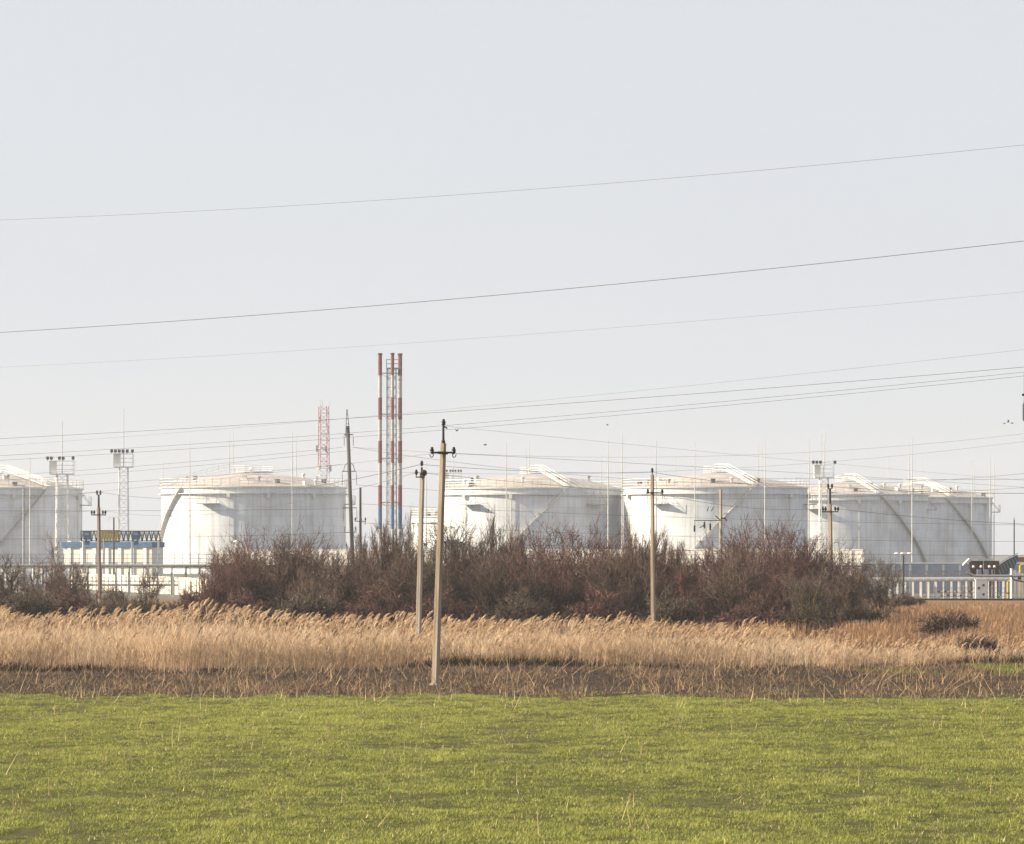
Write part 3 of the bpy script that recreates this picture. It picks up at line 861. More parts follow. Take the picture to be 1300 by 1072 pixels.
# ---------------------------------------------------------------- lightning masts
masts = [(38, 575, 1150), (207, 585, 1230), (241, 558, 1120), (291, 552, 1250), (296, 543, 1300), (371, 548, 1120), (376, 552, 1260), (541, 583, 1260),
         (643, 562, 1100), (668, 570, 1280), (672, 560, 1240), (763, 578, 1330), (772, 558, 1120), (790, 550, 1130), (833, 558, 1120), (858, 578, 1300), (882, 560, 1110),
         (963, 560, 1260), (967, 556, 1300), (971, 553, 1150), (1027, 557, 1130), (1043, 551, 1270), (1048, 548, 1330), (1076, 584, 1340), (1128, 578, 1400), (1154, 560, 1300), (1158, 553, 1230),
         (1170, 580, 1390), (1234, 584, 1330), (1237, 590, 1420), (1257, 578, 1320), (1262, 582, 1400)]
where = {38: 'over the first tank', 207: 'at the left edge of the second tank', 241: 'over the left part of the second tank', 291: 'over the roof of the second tank, left of a close pair', 296: 'over the roof of the second tank, right of a close pair',
 371: 'over the right part of the second tank, left of a pair', 376: 'over the right part of the second tank, right of a pair', 541: 'between the two front concrete poles', 643: 'over the left of the third tank', 668: 'at the crown of the third tank, left of a pair', 672: 'at the crown of the third tank, right of a pair',
 763: 'over the right of the third tank, faint', 772: 'before the right part of the third tank', 790: 'at the gap between third and fourth tank', 833: 'just right of the slim pole at the fourth tank', 858: 'faint, over the left of the fourth tank', 882: 'over the middle of the fourth tank',
 963: 'over the right of the fourth tank, left of three', 967: 'over the right of the fourth tank, middle of three', 971: 'over the right of the fourth tank, right of three', 1027: 'at the gap between fourth and fifth tank', 1043: 'beside the right floodlight tower, left of a pair', 1048: 'beside the right floodlight tower, right of a pair',
 1076: 'over the crown of the fifth tank', 1128: 'faint, behind the right side of the fifth tank', 1154: 'over the crown of the last tank, left of a pair', 1158: 'over the crown of the last tank, right of a pair', 1170: 'faint and short, right of the last tank crown', 1234: 'over the right of the last tank, taller of two', 1237: 'over the right of the last tank, shorter of two',
 1257: 'at the right edge of the last tank, nearer one', 1262: 'at the right edge of the last tank, farther one'}
for x, yt, d in masts:
    H = ZY(yt, d)
    t = thing('lightning_mast', 'thin white lightning mast ' + where[x], 'mast', (GX(x, d), d, 0), 0, 'lightning masts among the tanks')
    b = MB().tube((0, 0, 0), (0, 0, H * .55), .20, .15, 8).lathe((0, 0, 0), [(.5, 0), (.5, .2), (.2, .3)], 8)
    obj('mast_tube', b, M['offwhite'], t)
    obj('mast_tip', MB().tube((0, 0, H * .55), (0, 0, H * .8), .13, .10, 6).tube((0, 0, H * .8), (0, 0, H), .09, .05, 6), M['offwhite'], t)

# ---------------------------------------------------------------- lattice structures
def lattice(b, w0, w1, z0, z1, n, r, rb, cx=0, cy=0):
    cs = ((-1, -1), (1, -1), (1, 1), (-1, 1))
    def c(i, z):
        w = (w0 + (w1 - w0) * (z - z0) / (z1 - z0)) / 2
        return (cx + cs[i % 4][0] * w, cy + cs[i % 4][1] * w, z)
    for i in range(4): b.tube(c(i, z0), c(i, z1), r, r, 5)
    for k in range(n):
        a, e = z0 + (z1 - z0) * k / n, z0 + (z1 - z0) * (k + 1) / n
        for i in range(4):
            b.tube(c(i, a), c(i + 1, a), rb, rb, 4, False)
            if k % 2: b.tube(c(i, a), c(i + 1, e), rb, rb, 4, False)
            else: b.tube(c(i + 1, a), c(i, e), rb, rb, 4, False)
def floodlight_tower(px, yplat, yrod, d, w, label, lamps=((-1.0, 2), (0, 2), (1.0, 1))):
    zp = ZY(yplat, d)
    t = thing('floodlight_tower', label, 'tower', (GX(px, d), d, 0), 0, 'white lattice floodlight towers')
    b = MB(); lattice(b, w * 1.25, w, 0, zp, 14, .10, .05)
    obj('lattice_mast', b, M['white'], t)
    b = MB(); W = w * 1.12
    b.box((0, 0, zp + .12), (W * 2, W * 1.6, .22))
    for sx in (-1, 1):
        for sy in (-.8, .8):
            b.tube((sx * W, sy * W, zp + .2), (sx * W, sy * W, zp + 2.6), .07, .07, 4)
    for h in (1.0, 1.8, 2.6):
        for sy in (-.8, .8): b.tube((-W, sy * W, zp + h), (W, sy * W, zp + h), .05, .05, 4)
        for sx in (-1, 1): b.tube((sx * W, -.8 * W, zp + h), (sx * W, .8 * W, zp + h), .05, .05, 4)
    obj('platform', b, M['white'], t)
    obj('control_cabinet', MB().box((-W + .55, 0, zp + 1.35), (1.3, 1.1, 2.3)).box((-W + .55, 0, zp + 2.56), (1.5, 1.3, .1)), M['white'], t)
    for sx, n in lamps:
        for i in range(n):
            x = sx * W + (i - (n - 1) / 2) * .72
            o = obj('floodlight', MB().box((x, -.8 * W - .1, zp + 3.15), (.5, .35, .6), .3 * (-1) ** i).tube((x, -.8 * W, zp + 2.6), (x, -.8 * W - .05, zp + 2.85), .06, .06, 4), M['dark'], t)
    obj('lightning_rod', MB().tube((0, 0, zp + .2), (0, 0, zp + 3.5), .12, .10, 6).tube((0, 0, zp + 3.5), (0, 0, ZY(yrod, d)), .09, .05, 6), M['offwhite'], t)
floodlight_tower(79, 603, 535, 900, 2.0, 'white lattice floodlight tower in front of the leftmost tank')
floodlight_tower(157, 594, 520, 900, 1.6, 'white lattice floodlight tower standing free in the gap right of the leftmost tank', ((-1, 2), (-.2, 2), (.45, 1), (1, 1)))
floodlight_tower(1046, 607, 560, 950, 1.7, 'white lattice floodlight tower in front of the fifth tank', ((-.8, 3), (1.1, 1)))
floodlight_tower(575, 612, 565, 1350, 2.2, 'distant floodlight tower behind the roof of the tank at the tallest pole', ((-1, 3), (0, 3), (.8, 2)))

# telecom tower, red over white
d = 1500; H = ZY(516, d)
t = thing('telecom_tower', 'slim red and white lattice telecom tower behind the second tank', 'tower', (GX(411, d), d, 0), .3)
b = MB(); lattice(b, 3.2, 2.9, 0, H * .62, 14, .12, .07); obj('lower_mast', b, M['offwhite'], t)
b = MB(); lattice(b, 2.9, 2.6, H * .62, H, 9, .13, .08); obj('upper_mast', b, M['pink'], t)
for z, a in ((H*.62, 0), (H*.62, 2), (H*.74, 1), (H*.74, 3), (H*.55, 1), (H*.5, 4), (H*.85, 5), (H*.92, 2), (H*.55, 3), (H*.44, 2), (H*.4, 5)):
    x, y = 2.2 * math.cos(a), 2.2 * math.sin(a)
    obj('antenna', MB().box((x, y, z), (.6, .4, 2.1), a).tube((x * .6, y * .6, z), (x, y, z), .07, .07, 4), M['offwhite'] if z < H * .6 else M['steel'], t)
for x, y in ((-1.3, -1.3), (1.3, -1.3), (0, 1.3)):
    obj('whip_antenna', MB().tube((x * 1.2, y * 1.2, H), (x * 1.2, y * 1.2, H + 2.0), .06, .04, 4), M['steel'], t)
for z in (H*.5, H*.62, H*.74): obj('service_platform', MB().box((0, 0, z), (3.8, 3.8, .15)), M['offwhite'], t)

# striped chimney group
d = 900; X0 = 496
t = thing('chimney_stack', 'tall chimney group of three pipes in red and white bands with blue foot', 'chimney', (GX(X0, d), d, 0))
bands = [(450, 477, 'red'), (477, 505, 'white'), (505, 533, 'red'), (533, 560, 'white'), (560, 588, 'red'), (588, 616, 'white'), (616, 643, 'red'), (643, 672, 'dblue'), (672, 735.3, 'white')]
for px, r, oy in ((482.6, .36, -.3), (498.6, .30, -1.6), (507.8, .38, .8)):
    x = (px - X0) * d / F
    pipe = obj('flue', MB().lathe((x, oy, 0), [(r, 0), (r, ZY(449.5, d))], 16), M['flue'], t, smooth=False)
    for y0, y1, c in bands:
        z0, z1 = max(ZY(y1, d), 0.02), ZY(y0, d)
        if c == 'white': continue
        obj('painted_band', MB().lathe((x, oy, z0), [(r + .012, 0), (r + .012, z1 - z0)], 16), M[c], pipe)
    obj('flue_rim', MB().lathe((x, oy, ZY(451, d)), [(r + .03, 0), (r + .09, .05), (r + .09, .30), (r + .03, .35)], 16), M['maroon'], pipe)
b = MB(); zt = ZY(468, d); lattice(b, 1.9, 1.7, 0, zt, 22, .10, .06, .15, .3)
for z in [ZY(y, d) for y in (474, 526, 582, 638, 690)]:
    for px, oy in ((482.6, -.3), (498.6, -1.6), (507.8, .8)):
        x = (px - X0) * d / F; b.tube((.15, .3, z), (x, oy, z), .09, .09, 5); b.tube((.15, .3, z - 1.2), (x, oy, z), .05, .05, 4)
obj('support_lattice', b, M['steel'], t)
obj('ladder', MB().tube((-.45, -1.0, 0), (-.45, -1.0, zt), .06, .06, 4).tube((-.1, -1.0, 0), (-.1, -1.0, zt), .04, .04, 4), M['steel'], t)
b = MB(); b.box((.55, 0, zt), (2.7, 2.6, .22))
for x in (-.8, .55, 1.9):
    for y in (-1.3, 1.3): b.tube((x, y, zt), (x, y, zt + 1.7), .05, .05, 4)
for h in (.9, 1.7):
    for y in (-1.3, 1.3): b.tube((-.8, y, zt + h), (1.9, y, zt + h), .05, .05, 4)
obj('top_platform', b, M['steel'], t)

# ---------------------------------------------------------------- poles
def insulator(parent, x, y, z, s=1.0, name='insulator', flip=False):
    k = -1 if flip else 1
    pr = [(.025, 0), (.03, .04), (.075, .06), (.085, .10), (.05, .12), (.08, .14), (.085, .18), (.05, .20), (.06, .25), (.02, .28)]
    return obj(name, MB().lathe((x, y, z), [(r * s, zz * s * k) for r, zz in (pr if k > 0 else pr)], 12), M['insul'], parent, smooth=True)
def tapered(b, w0, w1, H, rot, lean=0.0, ch=.18, y0=0.0):
    """chamfered tapering square post"""
    k = len(b.v)
    for z, w in ((-.3, w0), (H, w1)):
        h = w / 2; c = h * (1 - ch * 1.2)
        for x, y in ((-c, -h), (c, -h), (h, -c), (h, c), (c, h), (-c, h), (-h, c), (-h, -c)):
            b.v.append((x * math.cos(rot) - y * math.sin(rot) + lean * z, x * math.sin(rot) + y * math.cos(rot), z))
    for i in range(8):
        j = (i + 1) % 8; b.f.append((k + i, k + j, k + 8 + j, k + 8 + i))
    b.f.append(tuple(k + 8 + i for i in range(8))); b.f.append(tuple(k + i for i in reversed(range(8))))
GP = 'concrete utility poles'
# A: the tallest, nearest pole
d = F / 35.4; s_ = d / F
zt = ZY(563, d)
t = thing('utility_pole', 'tallest and nearest concrete pole, standing at the field edge, three black insulators', 'pole', (GX(552.5, d), d, 0), 0, GP)
lean = (562.8 - 552.5) * s_ / zt
b = MB(); tapered(b, .225, .172, zt, R(-30), lean)
obj('post', b, M['conc'], t)
tx = lean * zt
obj('top_rod', MB().lathe((tx, 0, zt - .25), [(.07, 0), (.07, .35), (.045, .36), (.04, .95)], 10), M['dark'], t)
insulator(t, tx + .01, 0, ZY(541.5, d), .95)
za = ZY(575, d); xa = lean * za
obj('crossarm', MB().box((xa + .02, -.17, za), (.70, .07, .07)).tube((xa - .18, -.16, za), (xa + .18, -.16, za - .02), .05, .05, 6), M['dark'], t)
for sx in (-1, 1):
    hk = MB(); cx = xa + sx * .345
    pts = [(cx, -.17, za), (cx, -.17, za - .12), (cx + sx * .03, -.17, za - .17), (cx + sx * .10, -.17, za - .15), (cx + sx * .13, -.17, za - .06)]
    hk.line(pts, .016, 5); obj('hook', hk, M['dark'], t)
    insulator(t, xa + sx * .36 + sx * .03, -.17, za - .06, .95)
obj('tie_wire', MB().line([(tx + .02, 0, ZY(541.5, d)), (tx + .12, 0, ZY(543.5, d)), (tx + .14, 0, ZY(544.5, d))], .025, 5), M['dark'], t)
obj('base_collar', MB().lathe((0, 0, -.2), [(.26, 0), (.23, .22), (.13, .30)], 10), M['conc3'], t)
# B: the second pole left of it
d = 210.5; s_ = d / F; zt = ZY(600.5, d)
t = thing('utility_pole', 'pale concrete pole rising out of the reeds just left of the tallest pole', 'pole', (GX(530.5, d), d, 0), 0, GP)
lean = (536 - 530.5) * s_ / zt
b = MB(); tapered(b, .215, .175, zt, R(-24), lean); obj('post', b, M['conc2'], t)
tx = lean * zt
obj('top_rod', MB().lathe((tx - .02, 0, zt - .05), [(.05, 0), (.045, .3)], 8), M['dark'], t)
insulator(t, tx - .02, 0, ZY(592.5, d), .95)
insulator(t, tx - .26, -.1, ZY(604, d), .95)
obj('bracket', MB().box((tx - .08, -.15, ZY(606, d)), (.42, .05, .05)).tube((tx - .26, -.12, ZY(606, d)), (tx - .26, -.1, ZY(603, d)), .018, .018, 5), M['dark'], t)
obj('clamp_band', MB().lathe((tx + .07, -.02, ZY(604.5, d)), [(.08, 0), (.14, .08), (.14, .2), (.06, .28)], 10), M['dark'], t)
# C: slim pole before the fourth tank
d = 250; s_ = d / F; zt = ZY(603, d)
t = thing('utility_pole', 'slim concrete pole before the left part of the fourth tank, with short crossarm', 'pole', (GX(829.5, d), d, 0), 0, GP)
lean = -1.5 * s_ / zt
b = MB(); tapered(b, .205, .16, zt, R(-28), lean); obj('post', b, M['conc'], t)
insulator(t, lean * zt, 0, zt + .1, .95); obj('top_pin', MB().tube((lean * zt, 0, zt), (lean * zt, 0, zt + .14), .03, .03, 6), M['dark'], t)
za = ZY(626, d); obj('crossarm', MB().box((lean * za + .08, -.14, za), (.80, .07, .07)), M['dark'], t)
insulator(t, -.30, -.14, za - .05, .95); insulator(t, .46, -.14, za - .08, 1.0)
obj('drop_lead', MB().line([(.46, -.14, za), (.50, -.14, za - .45), (.36, -.14, za - .7)], .016, 4), M['dark'], t)
# D / F type: rod top with paired insulators
def pair_pole(px, ytop, yrod, yarm, d, label, leanpx=0, m='conc3', xb=0):
    s_ = d / F; zt = ZY(yrod, d); zz = ZY(ytop, d)
    t = thing('utility_pole', label, 'pole', (GX(px, d), d, 0), 0, GP)
    lean = leanpx * s_ / zt
    b = MB(); tapered(b, .25, .20, zt, R(-30), lean); obj('post', b, M[m], t)
    tx = lean * zt
    obj('top_rod', MB().lathe((tx, 0, zt - .2), [(.11, 0), (.085, .25), (.07, zz - zt + .1)], 8), M['dark'], t)
    obj('top_saddle', MB().box((tx, 0, zz - .08), (.34, .08, .05)), M['dark'], t)
    for sx in (-1, 1): insulator(t, tx + sx * .13, 0, zz - .06, 1.15)
    za = ZY(yarm, d); xa = lean * za
    obj('crossarm', MB().box((xa, -.2, za), (1.12, .09, .08)), M['dark'], t)
    for sx in (-1, 1):
        for k in (.33, .52): insulator(t, xa + sx * k, -.2, za + .05, 1.1)
    return t
pair_pole(126.5, 627, 645, 654, 359, 'brown concrete pole between the leftmost two tanks, paired insulators on crossarm', -1.2, 'conc3')
pair_pole(1056, 619, 640, 650, 324, 'concrete pole overlapping the right-hand floodlight tower, paired insulators on crossarm', -2.2, 'conc')
# E: pole with hanging insulators
d = 360; s_ = d / F; zt = ZY(621.5, d)
t = thing('utility_pole', 'slim dark pole before the fourth tank with long left arm and hanging insulators', 'pole', (GX(915, d), d, 0), 0, GP)
b = MB(); tapered(b, .22, .18, zt, R(-35), 0); obj('post', b, M['conc2'], t)
za = ZY(661, d)
obj('long_arm', MB().box((-1.0, -.16, za), (2.05, .06, .06)).tube((0, -.16, za), (-.42, -.16, za + .36), .04, .04, 5), M['dark'], t)
obj('right_bracket', MB().line([(0, -.16, za + .18), (.36, -.16, za + .18), (.44, -.16, za - .05)], .045, 5), M['dark'], t)
obj('pale_bracket', MB().line([(.45, -.16, za + .12), (1.42, -.16, za - .04), (1.12, -.16, za - .62)], .03, 5), M['white'], t)
for x, z0 in ((-2.0, -.35), (-1.25, -.10), (-.8, -.22)):
    b = MB().tube((x, -.16, za), (x, -.16, za + z0), .02, .02, 4)
    b.lathe((x, -.16, za + z0 - .52), [(.02, 0), (.09, .04), (.05, .10), (.09, .16), (.05, .22), (.09, .28), (.05, .34), (.08, .42), (.02, .52)], 10)
    obj('hanging_insulator', b, M['insul'], t)
b = MB()
b.line([(-.95, -.16, za + 1.05), (-1.02, -.16, za + .70)], .035, 5).line([(-.55, -.16, za + 1.05), (-.72, -.16, za + .70)], .035, 5); b.line([(-1.6, -.16, za - .55), (-1.25, -.16, za - .35)], .035, 5)
obj('jumper_lead', b, M['dark'], t)
# tall dark pylon
d = 583; s_ = d / F
t = thing('power_pylon', 'tall dark round concrete pylon with lattice tip, left of the striped chimney', 'pylon', (GX(449, d), d, 0), 0, None)
zt = ZY(541, d); lean = (441.5 - 449) * s_ / ZY(541, d)
k = MB().tube((0, 0, 0), (lean * zt, 0, zt), .27, .21, 16); obj('post', k, M['dconc'], t, smooth=True)
b = MB(); z0, z1 = ZY(547, d), ZY(520, d); tx = lean * zt
for sx in (-1, 1):
    for sy in (-1, 1): b.tube((tx + sx * .26, sy * .26, z0 - .8), (tx - .1 + sx * .04, sy * .04, z1), .045, .035, 5)
for u in (.1, .32, .55, .75):
    z = z0 + (z1 - z0) * u; w = .26 * (1 - u) + .03
    b.box((tx - .1 * u, 0, z), (2 * w, 2 * w, .06))
obj('lattice_tip', b, M['dark'], t)
for y, xl, xr, yi in ((552, -.5, .62, 567), (598.5, -.9, .85, 616), (645, -.95, .75, 662), (676, -.85, .5, 668)):
    z = ZY(y, d); x0 = lean * z
    b = MB().box((x0 + (xl + xr) / 2, -.1, z), (xr - xl, .1, .1))
    if y == 598.5:
        for sx in (xl * .8, xr * .8): b.line([(x0 + sx, -.1, z), (x0 + sx * .75, -.1, z + .7), (x0, -.1, z + 1.2)], .04, 5)
    arm = obj('crossarm', b, M['dark'], t)
    for xx in (xl, xr):
        zz = ZY(yi, d)
        b = MB().tube((x0 + xx, -.1, z), (x0 + xx + .04, -.1, zz), .022, .022, 5)
        for q in range(6):
            zq = z + (zz - z) * (.3 + .1 * q); b.lathe((x0 + xx + .03, -.1, zq - .03), [(.03, 0), (.06, .02), (.06, .05), (.03, .07)], 8)
        obj('insulator_string', b, M['dark'], t)
# second shorter dark pole
d = 560; zt = ZY(619, d)
t = thing('utility_pole', 'short dark pole close to the right of the tall dark pylon', 'pole', (GX(457.5, d), d, 0), 0, GP)
obj('post', MB().tube((0, 0, 0), (0, 0, zt), .20, .13, 10), M['dconc'], t)
za = ZY(662, d); obj('crossarm', MB().box((0, -.2, za), (1.3, .09, .09)).line([(-.65, -.2, za), (-.5, -.2, za + .5)], .04, 5).line([(.62, -.2, za), (.55, -.2, za - .4)], .04, 5), M['dark'], t)
for x in (-.6, .1, .6): insulator(t, x, -.2, za + .05, 1.4)
# plain slender posts
def plain_post(px, ytop, d, r, label, m='steel', cap=True):
    t = thing('lamp_post', label, 'post', (GX(px, d), d, 0), 0, 'slender steel posts about the plant')
    zt = ZY(ytop, d)
    obj('post', MB().tube((0, 0, 0), (0, 0, zt), r, r * .7, 10), M[m], t)
    obj('base_flange', MB().lathe((0, 0, 0), [(r * 2.2, 0), (r * 2.2, .08), (r * 1.1, .12)], 10), M['dark'], t)
    return t
t = plain_post(30, 620, 620, .17, 'grey post with pale top lamp in front of the leftmost tank')
obj('lamp_head', MB().box((0, 0, ZY(618, 620)), (.45, .45, .45)).box((.1, 0, ZY(615.5, 620)), (.3, .3, .15)), M['white'], t)
t = plain_post(1287.5, 660, 640, .11, 'thin dark post above the blue conveyor at the right edge', 'dark')
obj('tip_rod', MB().tube((0, 0, ZY(661, 640)), (0, 0, ZY(657, 640)), .04, .03, 5), M['dark'], t)
t = plain_post(144.5, 657, 760, .17, 'thin dark mast sticking up behind the yellow and black gantry', 'dark')
for sx in (-1, 1): obj('loop_arm', MB().line([(0, 0, ZY(657.5, 760)), (sx * .5, 0, ZY(656, 760)), (sx * .8, 0, ZY(658, 760)), (sx * .8, 0, ZY(662, 760))], .03, 4), M['steel'], t)
# umbrella lamp
d = 478
t = thing('street_lamp', 'lamp post with wide umbrella-like head in front of the fifth tank', 'lamp post', (GX(1147, d), d, 0))
zt = ZY(705, d); obj('post', MB().tube((0, 0, 0), (0, 0, zt), .11, .08, 10), M['dark'], t)
obj('second_rod', MB().tube((-.22, .1, 0), (-.22, .1, zt), .035, .035, 5), M['steel'], t)
for k in range(6):
    a = k * math.pi / 3 + .3; x, y = math.cos(a), math.sin(a)
    arm = obj('lamp_arm', MB().line([(0, 0, zt - .1), (x * .35, y * .35, zt + .28), (x * .75, y * .75, zt + .22)], .03, 5), M['steel'], t)
    obj('lamp_head', MB().lathe((x * .75, y * .75, zt + .10), [(.05, 0), (.24, .04), (.20, .12), (.05, .17)], 10), M['white'], arm)

# ---------------------------------------------------------------- wires
def wire(label, p, q, sag, r, group, name='power_line', n=48, m='wire'):
    p, q = Vector(P(*p)), Vector(P(*q))
    pts = []
    for i in range(n + 1):
        u = i / n
        c = p.lerp(q, u); c.z -= sag * 4 * u * (1 - u)
        pts.append(c)
    b = MB(); k = 0; b.v = []; N_ = 5
    for i, c in enumerate(pts):
        dirv = (pts[min(i + 1, n)] - pts[max(i - 1, 0)]).normalized()
        u_ = dirv.cross(Vector((0, 0, 1))).normalized(); w_ = dirv.cross(u_)
        for j in range(N_):
            a = 2 * math.pi * j / N_
            b.v.append(tuple(c + u_ * math.cos(a) * r + w_ * math.sin(a) * r))
    for i in range(n):
        for j in range(N_):
            j2 = (j + 1) % N_
            b.f.append((i * N_ + j, i * N_ + j2, (i + 1) * N_ + j2, (i + 1) * N_ + j))
    o = obj(name, b, M[m])
    tag(o, label, 'wire', group)
    return o
WG = 'overhead power lines crossing the sky'
# extend both ends of a line past the frame
def ext(p0, p1, k=.14):
    (x0, y0, d0), (x1, y1, d1) = p0, p1
    dx = x1 - x0
    f = lambda u: (x0 + dx * u, y0 + (y1 - y0) * u, 1 / ((1 - u) / d0 + u / d1))
    return f(-k), f(1 + k)
def xwire(label, y0, y1, d0, d1, sag, r): 
    a, b_ = ext((0, y0, d0), (1300, y1, d1)); wire(label, a, b_, sag, r, WG)
xwire('topmost wire across the upper sky', 272, 178, 187, 154, .50, .0055)
xwire('second wire from the top, darker, across the open sky', 416, 301, 200, 165, .45, .0115)
xwire('faint third wire from the top', 461, 366, 230, 190, .45, .004)
xwire('faint wire just above the bundle of three at the right', 561, 440, 260, 200, .45, .005)
xwire('upper wire of the bundle of three over the tanks', 553, 463, 250, 200, .35, .010)
xwire('middle wire of the bundle of three over the tanks', 573, 468, 252, 202, .50, .0085)
xwire('lower wire of the bundle of three over the tanks', 579, 473, 254, 204, .50, .0085)
PG = 'wires strung from the tall dark pylon'
wire('wire running left from the top arm of the dark pylon', (-200, 613, 640), (435, 568, 583), .6, .020, PG)
wire('second wire running left from the dark pylon', (-200, 620, 640), (446, 572, 583), .6, .018, PG)
wire('wire running left from the middle arm of the dark pylon', (-200, 628, 640), (432, 590, 583), .6, .020, PG)
wire('wire running right from the top arm of the dark pylon', (447, 568, 583), (1500, 575, 660), 4.5, .018, PG)
wire('wire running right from the middle arm of the dark pylon', (453, 616, 583), (1500, 600, 660), 2.6, .018, PG)
wire('wire running right below the top arm, ending high at the right edge', (447, 568, 583), (1500, 522, 620), 3.2, .013, PG)
wire('faint wire rising to the right edge under the bundle', (453, 598, 583), (1500, 530, 620), 2.8, .013, PG)
PW = 'wires of the concrete pole line'
A = F / 35.4
def pw(label, p, q, sag, r=.0085): wire(label, p, q, sag, r, PW)
pw('dark wire from the left edge to the top of the brown pole', (-150, 634, 390), (125, 625, 359), .25, .016)
pw('dark wire from the top of the brown pole to the pole in the reeds', (127, 625, 359), (536, 589.5, 210.5), 0.95, .014)
pw('wire from the left edge to the crossarm of the brown pole', (-150, 650, 390), (117, 649, 359), .15, .012)
pw('wire from the crossarm of the brown pole to the pole in the reeds', (134, 649, 359), (529, 600, 210.5), 1.0, .009)
pw('dark wire from the pole in the reeds to the slim pole', (536, 590, 210.5), (828, 600, 250), .15, .0095)
pw('wire from the side insulator of the reed pole to the slim pole crossarm', (529, 600, 210.5), (822, 627, 250), .02, .0085)
pw('dark wire from the slim pole top to the pole by the right floodlight tower', (829, 600, 250), (1054, 618, 324), .25, .011)
pw('wire from the slim pole crossarm to the pole by the right floodlight tower', (840, 628, 250), (1047, 646, 324), .35, .010)
pw('dark wire from the pole by the right floodlight tower out past the right edge', (1056, 618, 324), (1450, 622, 330), .35, .015)
pw('lower wire from the pole by the right floodlight tower out past the right edge', (1063, 646, 324), (1450, 668, 330), .35, .013)
pw('wire from the top of the tallest pole running far right', (563, 541, A), (1450, 622, 300), .1, .004)
pw('wire from the right insulator of the tallest pole running right', (577, 576, A), (1450, 630, 300), -.1, .006)
pw('wire from the left insulator of the tallest pole running left', (549, 576, A), (-200, 652, 280), .2, .005)
LG = 'low wires hanging in front of the tanks'
for lab, p, q, s in (('low wire across the first and second tanks', (-150, 648, 480), (440, 646, 520), .15), ('lowest wire across the left tanks', (-150, 684, 480), (446, 676, 560), .3),
                     ('low wire across the third tank to the right edge', (458, 640, 520), (1450, 668, 520), .5), ('second low wire across the right tanks', (458, 664, 520), (1450, 687, 520), .7),
                     ('lowest wire across the right tanks', (458, 682, 520), (1450, 706, 520), .6), ('thin wire high before the right tank roofs', (1010, 607, 480), (1450, 606, 480), .2)):
    wire(lab, p, q, s, .016, LG)

# insulator string hanging into the frame at the right edge, with its wire clamp
d = 200
t = thing('insulator_string', 'black ribbed insulator string hanging at the right edge of the photo', 'insulator', P(1300.5, 500, d))
z1 = ZY(536, d) - ZY(500, d)
b = MB()
prof = [(.02, z1)]
for k in range(9):
    z = z1 + .08 + k * .078; prof += [(.045, z), (.10, z + .012), (.085, z + .04), (.045, z + .05)]
prof += [(.03, -.30)]
b.lathe((0, 0, 0), prof, 14); obj('ribbed_body', b, M['insul'], t)
obj('upper_clamp', MB().box((0, 0, -.05), (.20, .08, .10)).tube((0, 0, -.35), (0, 0, .9), .02, .02, 6), M['dark'], t)

# birds
def bird(px, py, d, sc, label, flap):
    t = thing('bird', label, 'bird', P(px, py, d), rnd.random(), 'small dark birds in the air')
    b = MB(); k = 0
    b.lathe((0, 0, 0), [(.01, -.22), (.07, -.10), (.085, .02), (.05, .15), (.01, .22)], 8)
    b.v = [(v[2] * sc, v[1] * sc, v[0] * sc * .8) for v in b.v]
    obj('body', b, M['dark'], t)
    for s in (-1, 1):
        w = MB().slab([(-.06 * sc, 0, .03 * sc), (.10 * sc, 0, .03 * sc), (.05 * sc, s * .35 * sc, flap * sc), (-.03 * sc, s * .42 * sc, flap * 1.1 * sc)], (0, 0, .015 * sc))
        obj('wing', w, M['dark'], t)
bird(1275, 538, 420, .7, 'left one of three birds near the insulator string at the right edge', .1)
bird(1280, 536, 425, .6, 'middle one of three birds near the insulator string at the right edge', .3)
bird(1285, 537.5, 420, .7, 'right one of three birds near the insulator string at the right edge', .05)
bird(580, 547, 400, .7, 'tiny bird just right of the tallest pole top', .2)
bird(616, 565, 400, .7, 'tiny bird in the sky left of the third tank crown', .1)
bird(771, 540, 400, .5, 'tiny lone bird above the third tank', .2)

# ---------------------------------------------------------------- plant at ground level
def wall_between(name, label, cat, pa, pb, th, z0, z1, m, coping=None, panels=0, group=None):
    ax, ay = GX(pa[0], pa[1]), pa[1]; bx, by = GX(pb[0], pb[1]), pb[1]
    t = thing(name, label, cat, (ax, ay, 0), math.atan2(by - ay, bx - ax), group)
    L = math.hypot(bx - ax, by - ay)
    b = MB().box((L / 2, 0, (z0 + z1) / 2), (L, th, z1 - z0)); obj('wall_panel', b, M[m], t)
    if coping: obj('coping', MB().box((L / 2, 0, z1 + .09), (L + .1, th + .2, .18)), M[coping], t)
    if panels:
        b = MB()
        for i in range(panels + 1): b.box((L * i / panels, -th / 2 - .06, (z0 + z1) / 2 - .05), (.28, .14, z1 - z0 - .1))
        obj('pilasters', b, M['offwhite'], t)
    return t, L
